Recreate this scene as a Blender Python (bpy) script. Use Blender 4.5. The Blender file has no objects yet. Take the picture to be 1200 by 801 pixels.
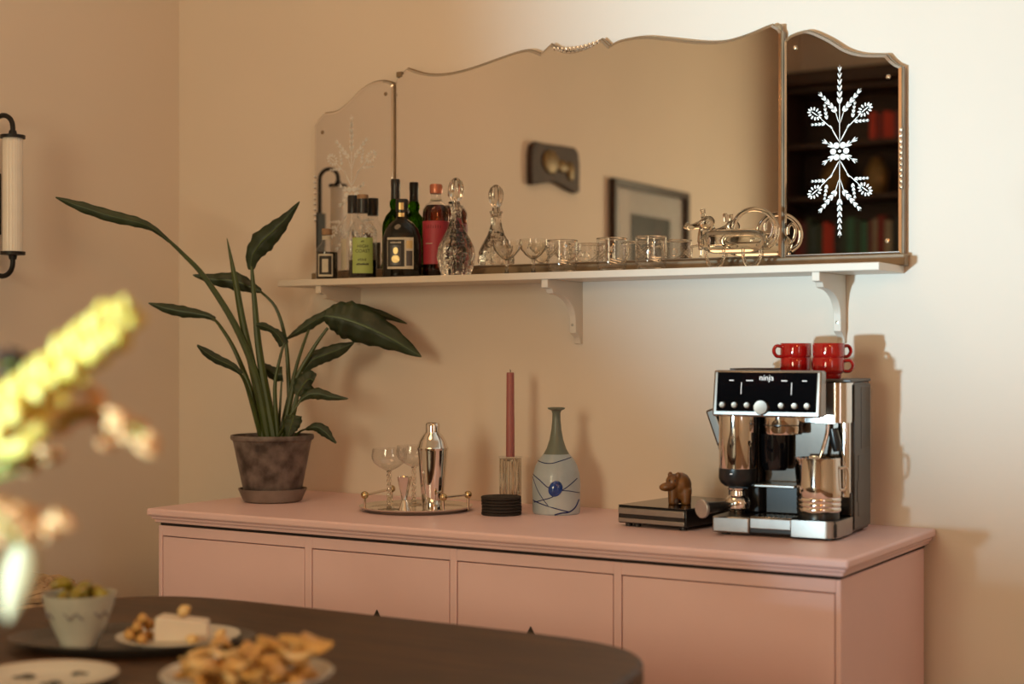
import bpy, bmesh, math, random
from mathutils import Vector, Matrix, Euler
from mathutils.geometry import tessellate_polygon
from mathutils.bvhtree import BVHTree
random.seed(7)
PI = math.pi
S = bpy.context.scene
C = S.collection

# ------------------------------------------------------------------ camera
F = 1783.0; HOR = 410.0; YAW = math.radians(31.2); D = 3.7; CZ = 1.283
CAM = Vector((0, -D, CZ))
FW = Vector((-math.sin(YAW), math.cos(YAW), 0)); RT = Vector((math.cos(YAW), math.sin(YAW), 0)); UP = Vector((0, 0, 1))
cd = bpy.data.cameras.new('camera'); cam = bpy.data.objects.new('camera', cd); C.objects.link(cam)
cam.location = CAM; cam.rotation_euler = (PI/2, 0, YAW)
cd.sensor_width = 36; cd.lens = F*36/1200; cd.shift_y = (HOR-400.5)/1200
cd.clip_start = 0.05
cd.dof.use_dof = True; cd.dof.focus_distance = 3.98; cd.dof.aperture_fstop = 1.8
S.camera = cam

# ------------------------------------------------------------------ world, lights, exposure
w = bpy.data.worlds.new('world'); S.world = w; w.use_nodes = True
w.node_tree.nodes['Background'].inputs[0].default_value = (1.0, .8, .62, 1)
w.node_tree.nodes['Background'].inputs[1].default_value = 0.18
def light(name, kind, loc, target, power, col, **kw):
    l = bpy.data.lights.new(name, kind); o = bpy.data.objects.new(name, l); C.objects.link(o)
    o.location = loc; l.energy = power; l.color = col
    o.rotation_euler = (Vector(target)-Vector(loc)).to_track_quat('-Z', 'Y').to_euler()
    for k, v in kw.items(): setattr(l, k, v)
    return o
# low daylight beam through the room, across the table onto the wall
light('key_beam', 'SPOT', (-1.9, -5.05, 0.86), (-.70, 0, 2.42), 1130, (.58, .86, 1), spot_size=math.radians(39), spot_blend=.9, shadow_soft_size=.09)
# added front fill, fitted to wall tones, from an assumed window behind the camera
light('window_fill', 'AREA', (-1.5, -5.74, 1.55), (-1.9, -.6, .9), 77, (1, .88, .57), shape='RECTANGLE', size=.9, size_y=1.7)
# warm lamp under the ceiling, then two added fills from the right
light('ceiling_lamp', 'AREA', (-2.3, -1.6, 3.2), (-2.6, -1.0, 0), 8, (1, .58, .28), shape='DISK', size=1.0)
light('warm_fill', 'POINT', (.7, -3.6, 2.6), (0, 0, 0), 26, (1, .38, .10), shadow_soft_size=.12)  # added warm fill for the sideboard's right side; no such lamp known
light('sparkle_strip', 'AREA', (1.5, -3.0, 1.6), (-1.6, -.4, 1.2), 5, (.95, .97, 1), shape='RECTANGLE', size=.45, size_y=1.5)  # added strip light for sparkle on the glass; no window there
S.view_settings.view_transform = 'Standard'; S.view_settings.look = 'None'
S.view_settings.gamma = 1; S.view_settings.use_curve_mapping = False
S.view_settings.exposure = 0.0
S.cycles.max_bounces = 12; S.cycles.transmission_bounces = 12; S.cycles.glossy_bounces = 8
S.cycles.transparent_max_bounces = 24
S.cycles.caustics_reflective = False; S.cycles.caustics_refractive = False
S.cycles.sample_clamp_indirect = 4.0
S.cycles.use_denoising = True

# ------------------------------------------------------------------ pixel helpers (photo 1200 x 801)
def ray(u, v): return FW + RT*((u-600)/F) + UP*((HOR-v)/F)
def PY(u, v, y): r = ray(u, v); return CAM + r*((y-CAM.y)/r.y)
def PX(u, v, x): r = ray(u, v); return CAM + r*((x-CAM.x)/r.x)
def PZ(u, v, z): r = ray(u, v); return CAM + r*((z-CAM.z)/r.z)
def PD(u, v, d): return CAM + ray(u, v)*d
def depth(p): return (Vector(p)-CAM).dot(FW)

# ------------------------------------------------------------------ materials
def mat(name):
    m = bpy.data.materials.new(name); m.use_nodes = True
    return m, m.node_tree, m.node_tree.nodes['Principled BSDF']
def pm(name, col, rough=.5, metal=0., var=0., vscale=20., bump=0., bscale=60., col2=None, spec=.5, **kw):
    m, nt, b = mat(name)
    b.inputs['Base Color'].default_value = (*col, 1); b.inputs['Roughness'].default_value = rough
    b.inputs['Metallic'].default_value = metal; b.inputs['Specular IOR Level'].default_value = spec
    for k, v in kw.items(): b.inputs[k].default_value = v
    N, L = nt.nodes, nt.links
    if var or col2 or bump:
        tc = N.new('ShaderNodeTexCoord')
    if var or col2:
        n = N.new('ShaderNodeTexNoise'); n.inputs['Scale'].default_value = vscale; n.inputs['Detail'].default_value = 4
        L.new(tc.outputs['Object'], n.inputs['Vector'])
        r = N.new('ShaderNodeValToRGB'); L.new(n.outputs[0], r.inputs[0]); L.new(r.outputs[0], b.inputs['Base Color'])
        c2 = col2 or tuple(max(0, c*(1-var)) for c in col)
        r.color_ramp.elements[0].position = .35; r.color_ramp.elements[1].position = .65
        r.color_ramp.elements[0].color = (*c2, 1); r.color_ramp.elements[1].color = (*col, 1)
    if bump:
        n2 = N.new('ShaderNodeTexNoise'); n2.inputs['Scale'].default_value = bscale; n2.inputs['Detail'].default_value = 3
        L.new(tc.outputs['Object'], n2.inputs['Vector'])
        bp = N.new('ShaderNodeBump'); bp.inputs['Strength'].default_value = bump; bp.inputs['Distance'].default_value = .004
        L.new(n2.outputs[0], bp.inputs['Height']); L.new(bp.outputs[0], b.inputs['Normal'])
    return m
def wood(name, c1, c2, scale=6., rough=.4, stretch=(1, 12, 12)):
    m, nt, b = mat(name); N, L = nt.nodes, nt.links
    tc = N.new('ShaderNodeTexCoord'); mp = N.new('ShaderNodeMapping'); mp.inputs['Scale'].default_value = stretch
    L.new(tc.outputs['Object'], mp.inputs[0])
    n = N.new('ShaderNodeTexNoise'); n.inputs['Scale'].default_value = scale; n.inputs['Detail'].default_value = 6; n.inputs['Distortion'].default_value = .8
    L.new(mp.outputs[0], n.inputs['Vector'])
    r = N.new('ShaderNodeValToRGB'); L.new(n.outputs[0], r.inputs[0]); L.new(r.outputs[0], b.inputs['Base Color'])
    r.color_ramp.elements[0].position = .3; r.color_ramp.elements[1].position = .7
    r.color_ramp.elements[0].color = (*c1, 1); r.color_ramp.elements[1].color = (*c2, 1)
    b.inputs['Roughness'].default_value = rough
    return m
def glass(name, col=(1, 1, 1), rough=0., ior=1.45, bump=0., bscale=40.):
    m, nt, b = mat(name); N, L = nt.nodes, nt.links
    g = N.new('ShaderNodeBsdfGlass'); g.inputs['Color'].default_value = (*col, 1); g.inputs['Roughness'].default_value = rough; g.inputs['IOR'].default_value = ior
    L.new(g.outputs[0], N['Material Output'].inputs[0])
    if bump:
        tc = N.new('ShaderNodeTexCoord'); v = N.new('ShaderNodeTexVoronoi'); v.inputs['Scale'].default_value = bscale
        L.new(tc.outputs['Object'], v.inputs['Vector'])
        bp = N.new('ShaderNodeBump'); bp.inputs['Strength'].default_value = bump; bp.inputs['Distance'].default_value = .006
        L.new(v.outputs[0], bp.inputs['Height']); L.new(bp.outputs[0], g.inputs['Normal'])
    N.remove(b)
    return m
def thin_glass(name, tint=(.97, .97, .97)):
    m, nt, b = mat(name); N, L = nt.nodes, nt.links
    t = N.new('ShaderNodeBsdfTransparent'); t.inputs[0].default_value = (*tint, 1)
    g = N.new('ShaderNodeBsdfGlossy'); g.inputs['Roughness'].default_value = .02
    lw = N.new('ShaderNodeLayerWeight'); lw.inputs[0].default_value = .5
    pw = N.new('ShaderNodeMath'); pw.operation = 'POWER'; L.new(lw.outputs['Facing'], pw.inputs[0]); pw.inputs[1].default_value = 3.2
    ad = N.new('ShaderNodeMath'); ad.operation = 'MULTIPLY_ADD'; L.new(pw.outputs[0], ad.inputs[0]); ad.inputs[1].default_value = .55; ad.inputs[2].default_value = .045
    mx = N.new('ShaderNodeMixShader'); L.new(ad.outputs[0], mx.inputs[0]); L.new(t.outputs[0], mx.inputs[1]); L.new(g.outputs[0], mx.inputs[2])
    L.new(mx.outputs[0], N['Material Output'].inputs[0]); N.remove(b)
    return m

M = {}
M['wall'] = pm('wall_paint', (.80, .70, .60), .65, var=.03, vscale=1.5, bump=.05, bscale=90)
M['ceil'] = pm('ceiling_paint', (.8, .72, .62), .8, var=.02)
M['floor'] = wood('floor_wood', (.16, .09, .05), (.26, .15, .085), 4, .45)
M['pink'] = pm('pink_paint', (.89, .63, .64), .42, var=.04, vscale=4, bump=.04, bscale=120)
M['gap'] = pm('dark_gap', (.02, .013, .012), .8, var=.1)
M['dark_metal'] = pm('dark_handle', (.025, .022, .022), .35, .6, var=.2)
M['shelf'] = pm('shelf_paint', (.76, .68, .58), .4, var=.03, vscale=8)
M['mirror'] = pm('mirror_silver', (.80, .775, .74), .0, 1.0, var=.02, vscale=2)
M['bevel'] = pm('mirror_bevel', (.93, .92, .9), .03, 1.0, var=.02)
M['mframe'] = pm('mirror_backing', (.30, .20, .11), .45, var=.3, vscale=15)
M['etch'] = pm('etched_glass', (.88, .87, .85), .5, .5, var=.06, vscale=60)
M['chrome'] = pm('chrome', (.84, .80, .76), .06, 1.0, var=.03, vscale=8)
M['silver'] = pm('silver', (.80, .75, .68), .09, 1.0, var=.06, vscale=12)
M['steel'] = pm('brushed_steel', (.40, .385, .37), .33, 1.0, var=.08, vscale=30)
M['steelbright'] = pm('bright_steel', (.62, .60, .58), .4, 1.0, var=.1, vscale=40)
M['steeldark'] = pm('dark_steel', (.17, .14, .12), .28, 1.0, var=.12, vscale=20)
M['brass'] = pm('aged_brass', (.62, .46, .25), .18, 1.0, var=.15)
M['black'] = pm('black_plastic', (.012, .012, .013), .3, var=.2)
M['blackgloss'] = pm('black_glass', (.004, .004, .005), .04, var=.1)
M['grey'] = pm('dark_grey_plastic', (.085, .085, .085), .42, var=.1)
M['lcd'] = pm('panel_print', (.8, .8, .8), .5, var=.05, **{'Emission Color': (1, 1, 1, 1), 'Emission Strength': .35})
M['red'] = pm('red_glaze', (.38, .006, .005), .08, var=.12, vscale=14, **{'Coat Weight': .6})
M['leaf'] = pm('leaf_green', (.022, .04, .010), .46, var=.4, vscale=9)
M['stem'] = pm('stem_green', (.06, .085, .014), .4, var=.4, vscale=9)
M['rib'] = pm('leaf_rib', (.075, .12, .03), .4, var=.2)
M['clay'] = pm('weathered_clay', (.20, .155, .14), .55, vscale=22, col2=(.045, .03, .026), bump=.4, bscale=40)
M['claylight'] = pm('clay_saucer', (.24, .185, .16), .62, vscale=10, col2=(.13, .095, .08), bump=.2, bscale=40)
M['soil'] = pm('soil', (.03, .02, .013), .9, var=.5, bump=.6, bscale=90)
M['candle'] = pm('candle_wax', (.36, .12, .115), .45, var=.06, vscale=9, **{'Subsurface Weight': .1})
M['wick'] = pm('wick', (.02, .015, .012), .9, var=.2)
M['crystal'] = glass('crystal_glass', (.98, .97, .95), 0, 1.5)
M['cut'] = glass('cut_crystal', (.98, .97, .95), 0, 1.5, .55, 75.)
M['clear'] = glass('clear_glass', (.97, .97, .95), 0, 1.45)
M['thin'] = thin_glass('thin_glass')
M['greenglass'] = glass('green_glass', (.16, .34, .02), 0, 1.45)
M['darkglass'] = pm('dark_bottle_glass', (.008, .007, .004), .06, var=.1)
M['whisky'] = glass('whisky', (.42, .13, .03), 0, 1.4)
M['liqueur'] = pm('dark_liqueur', (.012, .006, .004), .08, var=.1)
M['cork'] = pm('cork', (.40, .24, .13), .7, var=.3, vscale=50)
M['paperwhite'] = pm('label_cream', (.62, .55, .42), .6, var=.08, vscale=60)
M['papergreen'] = pm('label_green', (.40, .50, .14), .55, var=.06, vscale=40)
M['paperred'] = pm('label_red', (.42, .035, .055), .5, var=.06, vscale=40)
M['paperdark'] = pm('label_print', (.03, .025, .02), .6, var=.2)
M['redprint'] = pm('label_red_print', (.18, .012, .02), .6, var=.1)
M['copper'] = pm('copper_cap', (.55, .20, .12), .3, .6, var=.1)
M['goldprint'] = pm('gold_print', (.65, .47, .2), .35, .5, var=.1)
M['vaseneck'] = pm('vase_green_grey', (.155, .185, .155), .3, var=.15, vscale=12)
M['vasebody'] = pm('vase_milk_blue', (.50, .56, .60), .38, vscale=9, col2=(.36, .43, .49), **{'Coat Weight': .15})
M['blue'] = pm('cobalt_blue', (.012, .025, .15), .2, var=.2)
M['blueblob'] = pm('cobalt_blob', (.012, .07, .36), .15, vscale=50, col2=(.008, .03, .17), **{'Coat Weight': .4})
M['coaster'] = pm('dark_coaster', (.022, .014, .011), .75, var=.4, vscale=40, bump=.5, bscale=150)
M['teak'] = wood('teak', (.12, .045, .013), (.26, .115, .033), 14, .35, (3, 3, 1))
M['teakdark'] = pm('teak_dark', (.05, .02, .01), .5, var=.2)
M['walnut'] = wood('walnut_table', (.034, .014, .005), (.085, .037, .013), 3.2, .5, (1.2, 9, 9))
M['stoneware'] = pm('grey_platter', (.075, .062, .055), .35, var=.2, vscale=14)
M['porcelain'] = pm('porcelain', (.68, .63, .54), .25, var=.05, vscale=12)
M['bowlglaze'] = pm('bowl_glaze', (.60, .58, .50), .3, vscale=10, col2=(.46, .45, .38))
M['bowlprint'] = pm('bowl_print', (.25, .21, .22), .4, var=.2)
M['platedecor'] = pm('plate_decor', (.04, .05, .045), .4, var=.3)
M['plateband'] = pm('plate_band', (.45, .2, .1), .4, var=.2)
M['pickle'] = pm('pickle', (.36, .28, .03), .3, vscale=40, col2=(.20, .15, .015), **{'Subsurface Weight': .15})
M['crisp'] = pm('crisp', (.66, .38, .12), .42, vscale=30, col2=(.52, .26, .06), bump=.3, bscale=80)
M['crisplight'] = pm('crisp_pale', (.80, .56, .26), .36, vscale=30, col2=(.66, .38, .12), bump=.2, bscale=80)
M['cheese'] = pm('cheese', (.74, .62, .50), .5, var=.06, vscale=20, **{'Subsurface Weight': .1})
M['nut'] = pm('nut', (.62, .34, .10), .45, vscale=40, col2=(.42, .2, .05))
M['yellow'] = pm('yellow_bloom', (.84, .68, .20), .55, vscale=60, col2=(.66, .50, .06), **{'Subsurface Weight': .2})
M['peach'] = pm('peach_bloom', (.78, .47, .22), .5, vscale=40, col2=(.66, .33, .14), **{'Subsurface Weight': .2})
M['pale'] = pm('pale_leaf', (.55, .50, .29), .5, var=.15, vscale=20)
M['fstem'] = pm('flower_stem', (.20, .27, .03), .5, var=.2)
M['opal'] = pm('ribbed_opal', (.84, .79, .72), .35, var=.04, **{'Coat Weight': .2})
M['iron'] = pm('black_iron', (.008, .007, .007), .45, .3, var=.2)
M['darkwood'] = wood('bookcase_wood', (.018, .007, .005), (.04, .014, .009), 5, .4)
M['frame'] = wood('frame_wood', (.03, .014, .008), (.065, .03, .017), 8, .4)
M['matboard'] = pm('mat_board', (.80, .78, .77), .6, var=.02)
M['print'] = pm('photo_print', (.10, .085, .075), .5, vscale=7, col2=(.04, .035, .03))
M['plaque'] = pm('plaque_bronze', (.07, .04, .03), .65, 0., var=.4, vscale=14)
M['plaquegold'] = pm('plaque_gilt', (.22, .14, .05), .45, .4, var=.3)
M['straw'] = pm('woven_straw', (.52, .36, .22), .8, var=.3, vscale=60)
M['vaseclay'] = pm('flower_vase', (.25, .2, .16), .5, var=.15)
M['screw'] = pm('screw_metal', (.5, .47, .42), .3, 1.0, var=.1)
BOOKC = [((.16, .012, .012), 'dark red'), ((.025, .05, .04), 'dark green'), ((.015, .02, .025), 'black'), ((.42, .035, .02), 'bright red'),
         ((.03, .13, .09), 'emerald green'), ((.25, .22, .17), 'beige'), ((.11, .03, .04), 'maroon'), ((.04, .07, .08), 'slate blue')]
BM = [pm('book_cloth', c, .6, var=.15, vscale=20) for c, _ in BOOKC]

# ------------------------------------------------------------------ mesh helpers
class MB:
    def __init__(s): s.v = []; s.f = []
    def add(s, vs, fs):
        n = len(s.v); s.v += [tuple(v) for v in vs]; s.f += [tuple(i+n for i in f) for f in fs]; return s
    def box(s, x0, x1, y0, y1, z0, z1, mtx=None):
        vs = [Vector((x, y, z)) for z in (z0, z1) for y in (y0, y1) for x in (x0, x1)]
        if mtx: vs = [mtx @ v for v in vs]
        return s.add(vs, [(0, 2, 3, 1), (4, 5, 7, 6), (0, 1, 5, 4), (2, 6, 7, 3), (0, 4, 6, 2), (1, 3, 7, 5)])
    def lathe(s, prof, seg=40, c=(0, 0, 0), mtx=None, rfun=None, cap=True, sx=1., sy=1.):
        vs = []; fs = []; n = len(prof)
        for r, z in prof:
            for k in range(seg):
                a = 2*PI*k/seg; rr = r*(rfun(a, z) if rfun else 1)
                p = Vector((rr*math.cos(a)*sx, rr*math.sin(a)*sy, z))
                p = (mtx @ p) if mtx else p
                vs.append(p + Vector(c))
        for i in range(n-1):
            for k in range(seg):
                k2 = (k+1) % seg
                fs.append((i*seg+k, i*seg+k2, (i+1)*seg+k2, (i+1)*seg+k))
        if cap:
            if prof[0][0] > 1e-6: fs.append(tuple(range(seg-1, -1, -1)))
            if prof[-1][0] > 1e-6: fs.append(tuple((n-1)*seg+k for k in range(seg)))
        return s.add(vs, fs)
    def tube(s, pts, r, seg=10, close=False, cap=True, flat=1.):
        pts = [Vector(p) for p in pts]; n = len(pts)
        rs = r if isinstance(r, (list, tuple)) else [r]*n
        vs = []; fs = []; prev = None
        for i, p in enumerate(pts):
            if close: t = pts[(i+1) % n]-pts[i-1]
            else: t = pts[min(i+1, n-1)]-pts[max(i-1, 0)]
            t = t.normalized() if t.length > 1e-9 else Vector((0, 0, 1))
            if prev is None:
                a = Vector((0, 0, 1)) if abs(t.z) < .9 else Vector((1, 0, 0))
                nrm = (a - t*a.dot(t)).normalized()
            else: nrm = (prev - t*prev.dot(t)).normalized()
            prev = nrm; b = t.cross(nrm)
            for k in range(seg):
                a = 2*PI*k/seg; vs.append(p + nrm*(rs[i]*math.cos(a)) + b*(rs[i]*math.sin(a)*flat))
        m = n if close else n-1
        for i in range(m):
            j = (i+1) % n
            for k in range(seg):
                k2 = (k+1) % seg; fs.append((i*seg+k, i*seg+k2, j*seg+k2, j*seg+k))
        if cap and not close:
            fs.append(tuple(range(seg-1, -1, -1))); fs.append(tuple((n-1)*seg+k for k in range(seg)))
        return s.add(vs, fs)
    def prism(s, poly, d0, d1, axis='y'):
        n = len(poly); vs = []
        for d in (d0, d1):
            for a, b in poly:
                vs.append({'y': (a, d, b), 'x': (d, a, b), 'z': (a, b, d)}[axis])
        fs = [tuple(range(n)), tuple(range(2*n-1, n-1, -1))] + [(i, n+i, n+(i+1) % n, (i+1) % n) for i in range(n)]
        return s.add(vs, fs)
    def ell(s, c, r, seg=16, rings=10, rot=None):
        mt = Matrix.Translation(c) @ ((rot or Matrix.Identity(3)).to_4x4()) @ Matrix.Diagonal((*r, 1))
        prof = [(math.sin(PI*i/rings), -math.cos(PI*i/rings)) for i in range(rings+1)]
        return s.lathe(prof, seg, mtx=mt, cap=False)
    def build(s, name, m, parent=None, smooth=35, bevel=0, bseg=2, sub=0, remesh=0, merge=True):
        me = bpy.data.meshes.new(name); me.from_pydata(s.v, [], s.f)
        bm = bmesh.new(); bm.from_mesh(me)
        if merge: bmesh.ops.remove_doubles(bm, verts=bm.verts, dist=1e-6)
        bmesh.ops.recalc_face_normals(bm, faces=bm.faces); bm.to_mesh(me); bm.free()
        if smooth: me.shade_smooth(); me.set_sharp_from_angle(angle=math.radians(smooth))
        me.materials.append(M[m] if isinstance(m, str) else m)
        o = bpy.data.objects.new(name, me); C.objects.link(o)
        if parent: o.parent = parent
        if remesh:
            md = o.modifiers.new('remesh', 'REMESH'); md.mode = 'VOXEL'; md.voxel_size = remesh; md.use_smooth_shade = True
            md = o.modifiers.new('smooth', 'SMOOTH'); md.iterations = 6; md.factor = .6
        if bevel:
            md = o.modifiers.new('bevel', 'BEVEL'); md.width = bevel; md.segments = bseg; md.limit_method = 'ANGLE'; md.angle_limit = math.radians(40)
        if sub: md = o.modifiers.new('sub', 'SUBSURF'); md.levels = sub; md.render_levels = sub
        return o
def tag(o, label=None, cat=None, group=None, kind=None):
    if label: o['label'] = label
    if cat: o['category'] = cat
    if group: o['group'] = group
    if kind: o['kind'] = kind
    return o
def thing(name, label, cat, loc=(0, 0, 0), rz=0, group=None):
    o = bpy.data.objects.new(name, None); C.objects.link(o); o.empty_display_size = .05
    o.location = loc; o.rotation_euler = (0, 0, rz)
    return tag(o, label, cat, group)
def dup(o, loc=None, rz=None, label=None):
    def cp(a, par):
        b = a.copy(); C.objects.link(b); b.parent = par
        for ch in list(a.children): cp(ch, b)
        return b
    r = cp(o, None)
    if loc is not None: r.location = loc
    if rz is not None: r.rotation_euler = (0, 0, rz)
    if label: r['label'] = label
    return r
def spline(pts, n=8):
    P = [Vector(p) for p in pts]; out = []
    for i in range(len(P)-1):
        a = P[max(i-1, 0)]; b = P[i]; c = P[i+1]; d = P[min(i+2, len(P)-1)]
        for k in range(n):
            t = k/n
            out.append(.5*((2*b)+(c-a)*t+(2*a-5*b+4*c-d)*t*t+(-a+3*b-3*c+d)*t**3))
    out.append(P[-1]); return out
def lerp_list(vals, n):
    out = []
    for i in range(n):
        t = i/(n-1)*(len(vals)-1); k = min(int(t), len(vals)-2); out.append(vals[k]+(vals[k+1]-vals[k])*(t-k))
    return out
def text_geo(txt, size):
    cu = bpy.data.curves.new('t', 'FONT'); cu.body = txt; cu.size = size; cu.align_x = 'CENTER'; cu.align_y = 'CENTER'; cu.resolution_u = 2
    o = bpy.data.objects.new('t', cu); C.objects.link(o)
    dg = bpy.context.evaluated_depsgraph_get(); me = bpy.data.meshes.new_from_object(o.evaluated_get(dg))
    vs = [v.co.copy() for v in me.vertices]; fs = [tuple(p.vertices) for p in me.polygons]
    bpy.data.objects.remove(o); bpy.data.curves.remove(cu); bpy.data.meshes.remove(me)
    return vs, fs
def wrap_text(parent, txt, size, m, rad, z, ang=0., name='lettering'):
    # lettering bent round a cylinder; ang measured from local -y
    vs, fs = text_geo(txt, size); b = MB()
    b.add([(rad*math.sin(ang+v.x/rad), -rad*math.cos(ang+v.x/rad), z+v.y) for v in vs], fs)
    return b.build(name, m, parent, smooth=0, merge=False)
def wrap_patch(name, parent, m, r, z0, z1, a0, a1, seg=16, thick=.0006):
    b = MB(); vs = []; fs = []
    for rr in (r, r+thick):
        for z in (z0, z1):
            for k in range(seg+1):
                a = a0+(a1-a0)*k/seg; vs.append((rr*math.sin(a), -rr*math.cos(a), z))
    q = seg+1
    for k in range(seg):
        fs += [(2*q+k, 2*q+k+1, 3*q+k+1, 3*q+k), (k, q+k, q+k+1, k+1), (q+k, 3*q+k, 3*q+k+1, q+k+1), (k, k+1, 2*q+k+1, 2*q+k)]
    fs += [(0, 2*q, 3*q, q), (seg, q+seg, 3*q+seg, 2*q+seg)]
    b.add(vs, fs); return b.build(name, m, parent)

# ------------------------------------------------------------------ room
XL = -.9505*D; YF = -D-.473*D-.35; XR = 1.6; ZC = 3.35
def struct(name, b, m, **k): return tag(b.build(name, m, **k), kind='structure')
struct('wall_back', MB().box(XL-.1, XR+.1, 0, .12, 0, ZC), 'wall')
struct('wall_left', MB().box(XL-.12, XL, YF, 0, 0, ZC), 'wall')
struct('wall_front', MB().box(XL-.1, XR+.1, YF-.12, YF, 0, ZC), 'wall')
struct('wall_right', MB().box(XR, XR+.12, YF, 0, 0, ZC), 'wall')
struct('floor', MB().box(XL-.1, XR+.1, YF-.1, .1, -.08, 0), 'floor')
struct('ceiling', MB().box(XL-.1, XR+.1, YF-.1, .1, ZC, ZC+.1), 'ceil')
struct('baseboard_back', MB().box(XL, XR, -.015, 0, 0, .12), 'shelf', bevel=.004)
struct('baseboard_left', MB().box(XL, XL+.015, YF, -.015, 0, .12), 'shelf', bevel=.004)

wn = MB()
for xx in (-1.98, -1.06): wn.box(xx-.03, xx+.03, YF, YF+.05, .67, 2.43)
for zz in (.67, 1.75, 2.43): wn.box(-1.98, -1.06, YF, YF+.05, zz-.03, zz+.03)
tag(wn.build('added_window', 'shelf'), kind='structure')  # unseen window frame added around the area light

# ------------------------------------------------------------------ sideboard
ZT = .85
sb = thing('sideboard', 'long dusty pink painted sideboard with moulded top standing against the wall', 'sideboard', (-2.0265, 0, 0))
X0, X1 = -.9685, .9685; YB = -.628
b = MB(); b.box(X0, X1, YB+.02, -.02, .06, .803); b.build('carcass', 'pink', sb, bevel=.003)
b = MB(); b.box(X0+.04, X1-.04, YB+.06, -.04, 0, .07); b.build('plinth', 'gap', sb)
# face frame round the four doors
doors = [(PY(190, 700, YB).x, PY(357, 700, YB).x), (PY(365, 700, YB).x, PY(527, 700, YB).x), (PY(535, 700, YB).x, PY(719, 700, YB).x), (PY(728, 700, YB).x, PY(979, 700, YB).x)]
doors = [(a+2.0265, c+2.0265) for a, c in doors]
zt_, zb_ = .775, .10
st = [X0] + [q for d_ in doors for q in d_] + [X1]
for i in range(5):
    MB().box(st[2*i], st[2*i+1], YB, YB+.022, .06, .803).build('stile', 'pink', sb, bevel=.0015)
for a, c in doors:
    MB().box(a, c, YB, YB+.022, zt_, .803).build('rail', 'pink', sb, bevel=.0015)
    MB().box(a, c, YB, YB+.022, .06, zb_).build('rail', 'pink', sb, bevel=.0015)
for i, (a, c) in enumerate(doors):
    MB().box(a, c, YB+.016, YB+.019, zb_, zt_).build('door_shadow_gap', 'gap', sb)
    d = MB().box(a+.0025, c-.0025, YB+.001, YB+.018, zb_+.0025, zt_-.0025).build('door', 'pink', sb, bevel=.0015)
    if i in (1, 2):
        cx = (a+c)/2-.005; zc = .585; h = .055; wd = .032
        hb = MB()
        vs = [(cx, YB, zc+h), (cx+wd, YB, zc), (cx, YB, zc-h), (cx-wd, YB, zc), (cx, YB-.022, zc)]
        hb.add(vs, [(0, 1, 4), (1, 2, 4), (2, 3, 4), (3, 0, 4), (0, 3, 2, 1)])
        ho = hb.build('handle', 'dark_metal', d, smooth=0, bevel=.002); ho['label'] = 'dark diamond-shaped pull'
# moulded top: dark recess, stepped edge, slab
def top_layer(name, ov, z0, z1, m, bev):
    MB().box(X0-ov, X1+ov, YB-ov, -.002, z0, z1).build(name, m, sb, bevel=bev, bseg=3)
top_layer('shadow_groove', -.004, .803, .811, 'gap', 0)
top_layer('moulding', .008, .811, .820, 'pink', .003)
top_layer('moulding', .015, .820, .829, 'pink', .004)
top_layer('worktop', .024, .829, ZT, 'pink', .006)

# ------------------------------------------------------------------ wall shelf
SZ = 1.490; ST = .019
ws = thing('wall_shelf', 'long cream painted wall shelf on three carved brackets above the sideboard', 'shelf', (0, 0, 0))
sx0 = PY(325, 336, -.2).x; sx1 = PY(1060, 310, 0).x
b = MB().box(sx0, sx1, -.2, 0, SZ-ST, SZ); b.build('board', 'shelf', ws, bevel=.002)
bp = [(-.195, 0), (-.195, -.022), (-.172, -.024), (-.165, -.036), (-.150, -.038)]
bp += [(-.150+.108*math.sin(t*PI/2/8), -.038-.062*(1-math.cos(t*PI/2/8))) for t in range(1, 9)]
bp += [(-.040, -.138), (-.040, -.141), (-.022, -.150), (-.014, -.160), (-.012, -.171), (0, -.171), (0, 0)]
for bx_ in (-2.775, -2.012, -1.26):
    br = MB(); br.prism([(y, z+SZ-ST) for y, z in bp], bx_-.020, bx_, 'x'); bo = br.build('bracket', 'shelf', ws, bevel=.0015)
    for zz in (-.098, -.119):
        sc = MB(); sc.lathe([(0, -.0006), (.0035, -.0006), (.004, .0012), (.0015, .0016), (0, .0008)], 14, (bx_-.010, -.0405, SZ-ST+zz), Matrix.Rotation(PI/2, 4, 'X')); sc.build('screw', 'screw', bo)

# ------------------------------------------------------------------ three-part mirror
YM = -.036
mi = thing('mirror', 'three-part scalloped mirror with etched flowers leaning on the wall shelf', 'mirror', (0, 0, 0))
ZB = 1.518
def px2(pts): return [(PY(u, v, YM).x, PY(u, v, YM).z) for u, v in pts]
def smooth2(pts, n=6):
    return [(p.x, p.y) for p in spline([Vector((a, b_, 0)) for a, b_ in pts], n)]
def area2(p): return sum(p[i][0]*p[(i+1) % len(p)][1]-p[(i+1) % len(p)][0]*p[i][1] for i in range(len(p)))/2
def offset(poly, d):
    n = len(poly); out = []; sgn = 1 if area2(poly) > 0 else -1
    for i in range(n):
        a, b_, c = Vector(poly[i-1]), Vector(poly[i]), Vector(poly[(i+1) % n])
        e1 = (b_-a).normalized(); e2 = (c-b_).normalized()
        n1 = Vector((e1.y, -e1.x))*sgn; n2 = Vector((e2.y, -e2.x))*sgn
        q = (n1+n2); q = q.normalized() if q.length > 1e-6 else n1
        k = 1/max(.45, q.dot(n1)); r_ = b_+q*d*k; out.append((r_.x, r_.y))
    return out
left_top = px2([(368.5, 147), (372, 141), (377, 135.5)]) + smooth2(px2([(380, 132.5), (394, 130), (407, 120), (422, 105), (435, 97), (447, 94.5), (456, 96), (460.5, 100)]))
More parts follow.
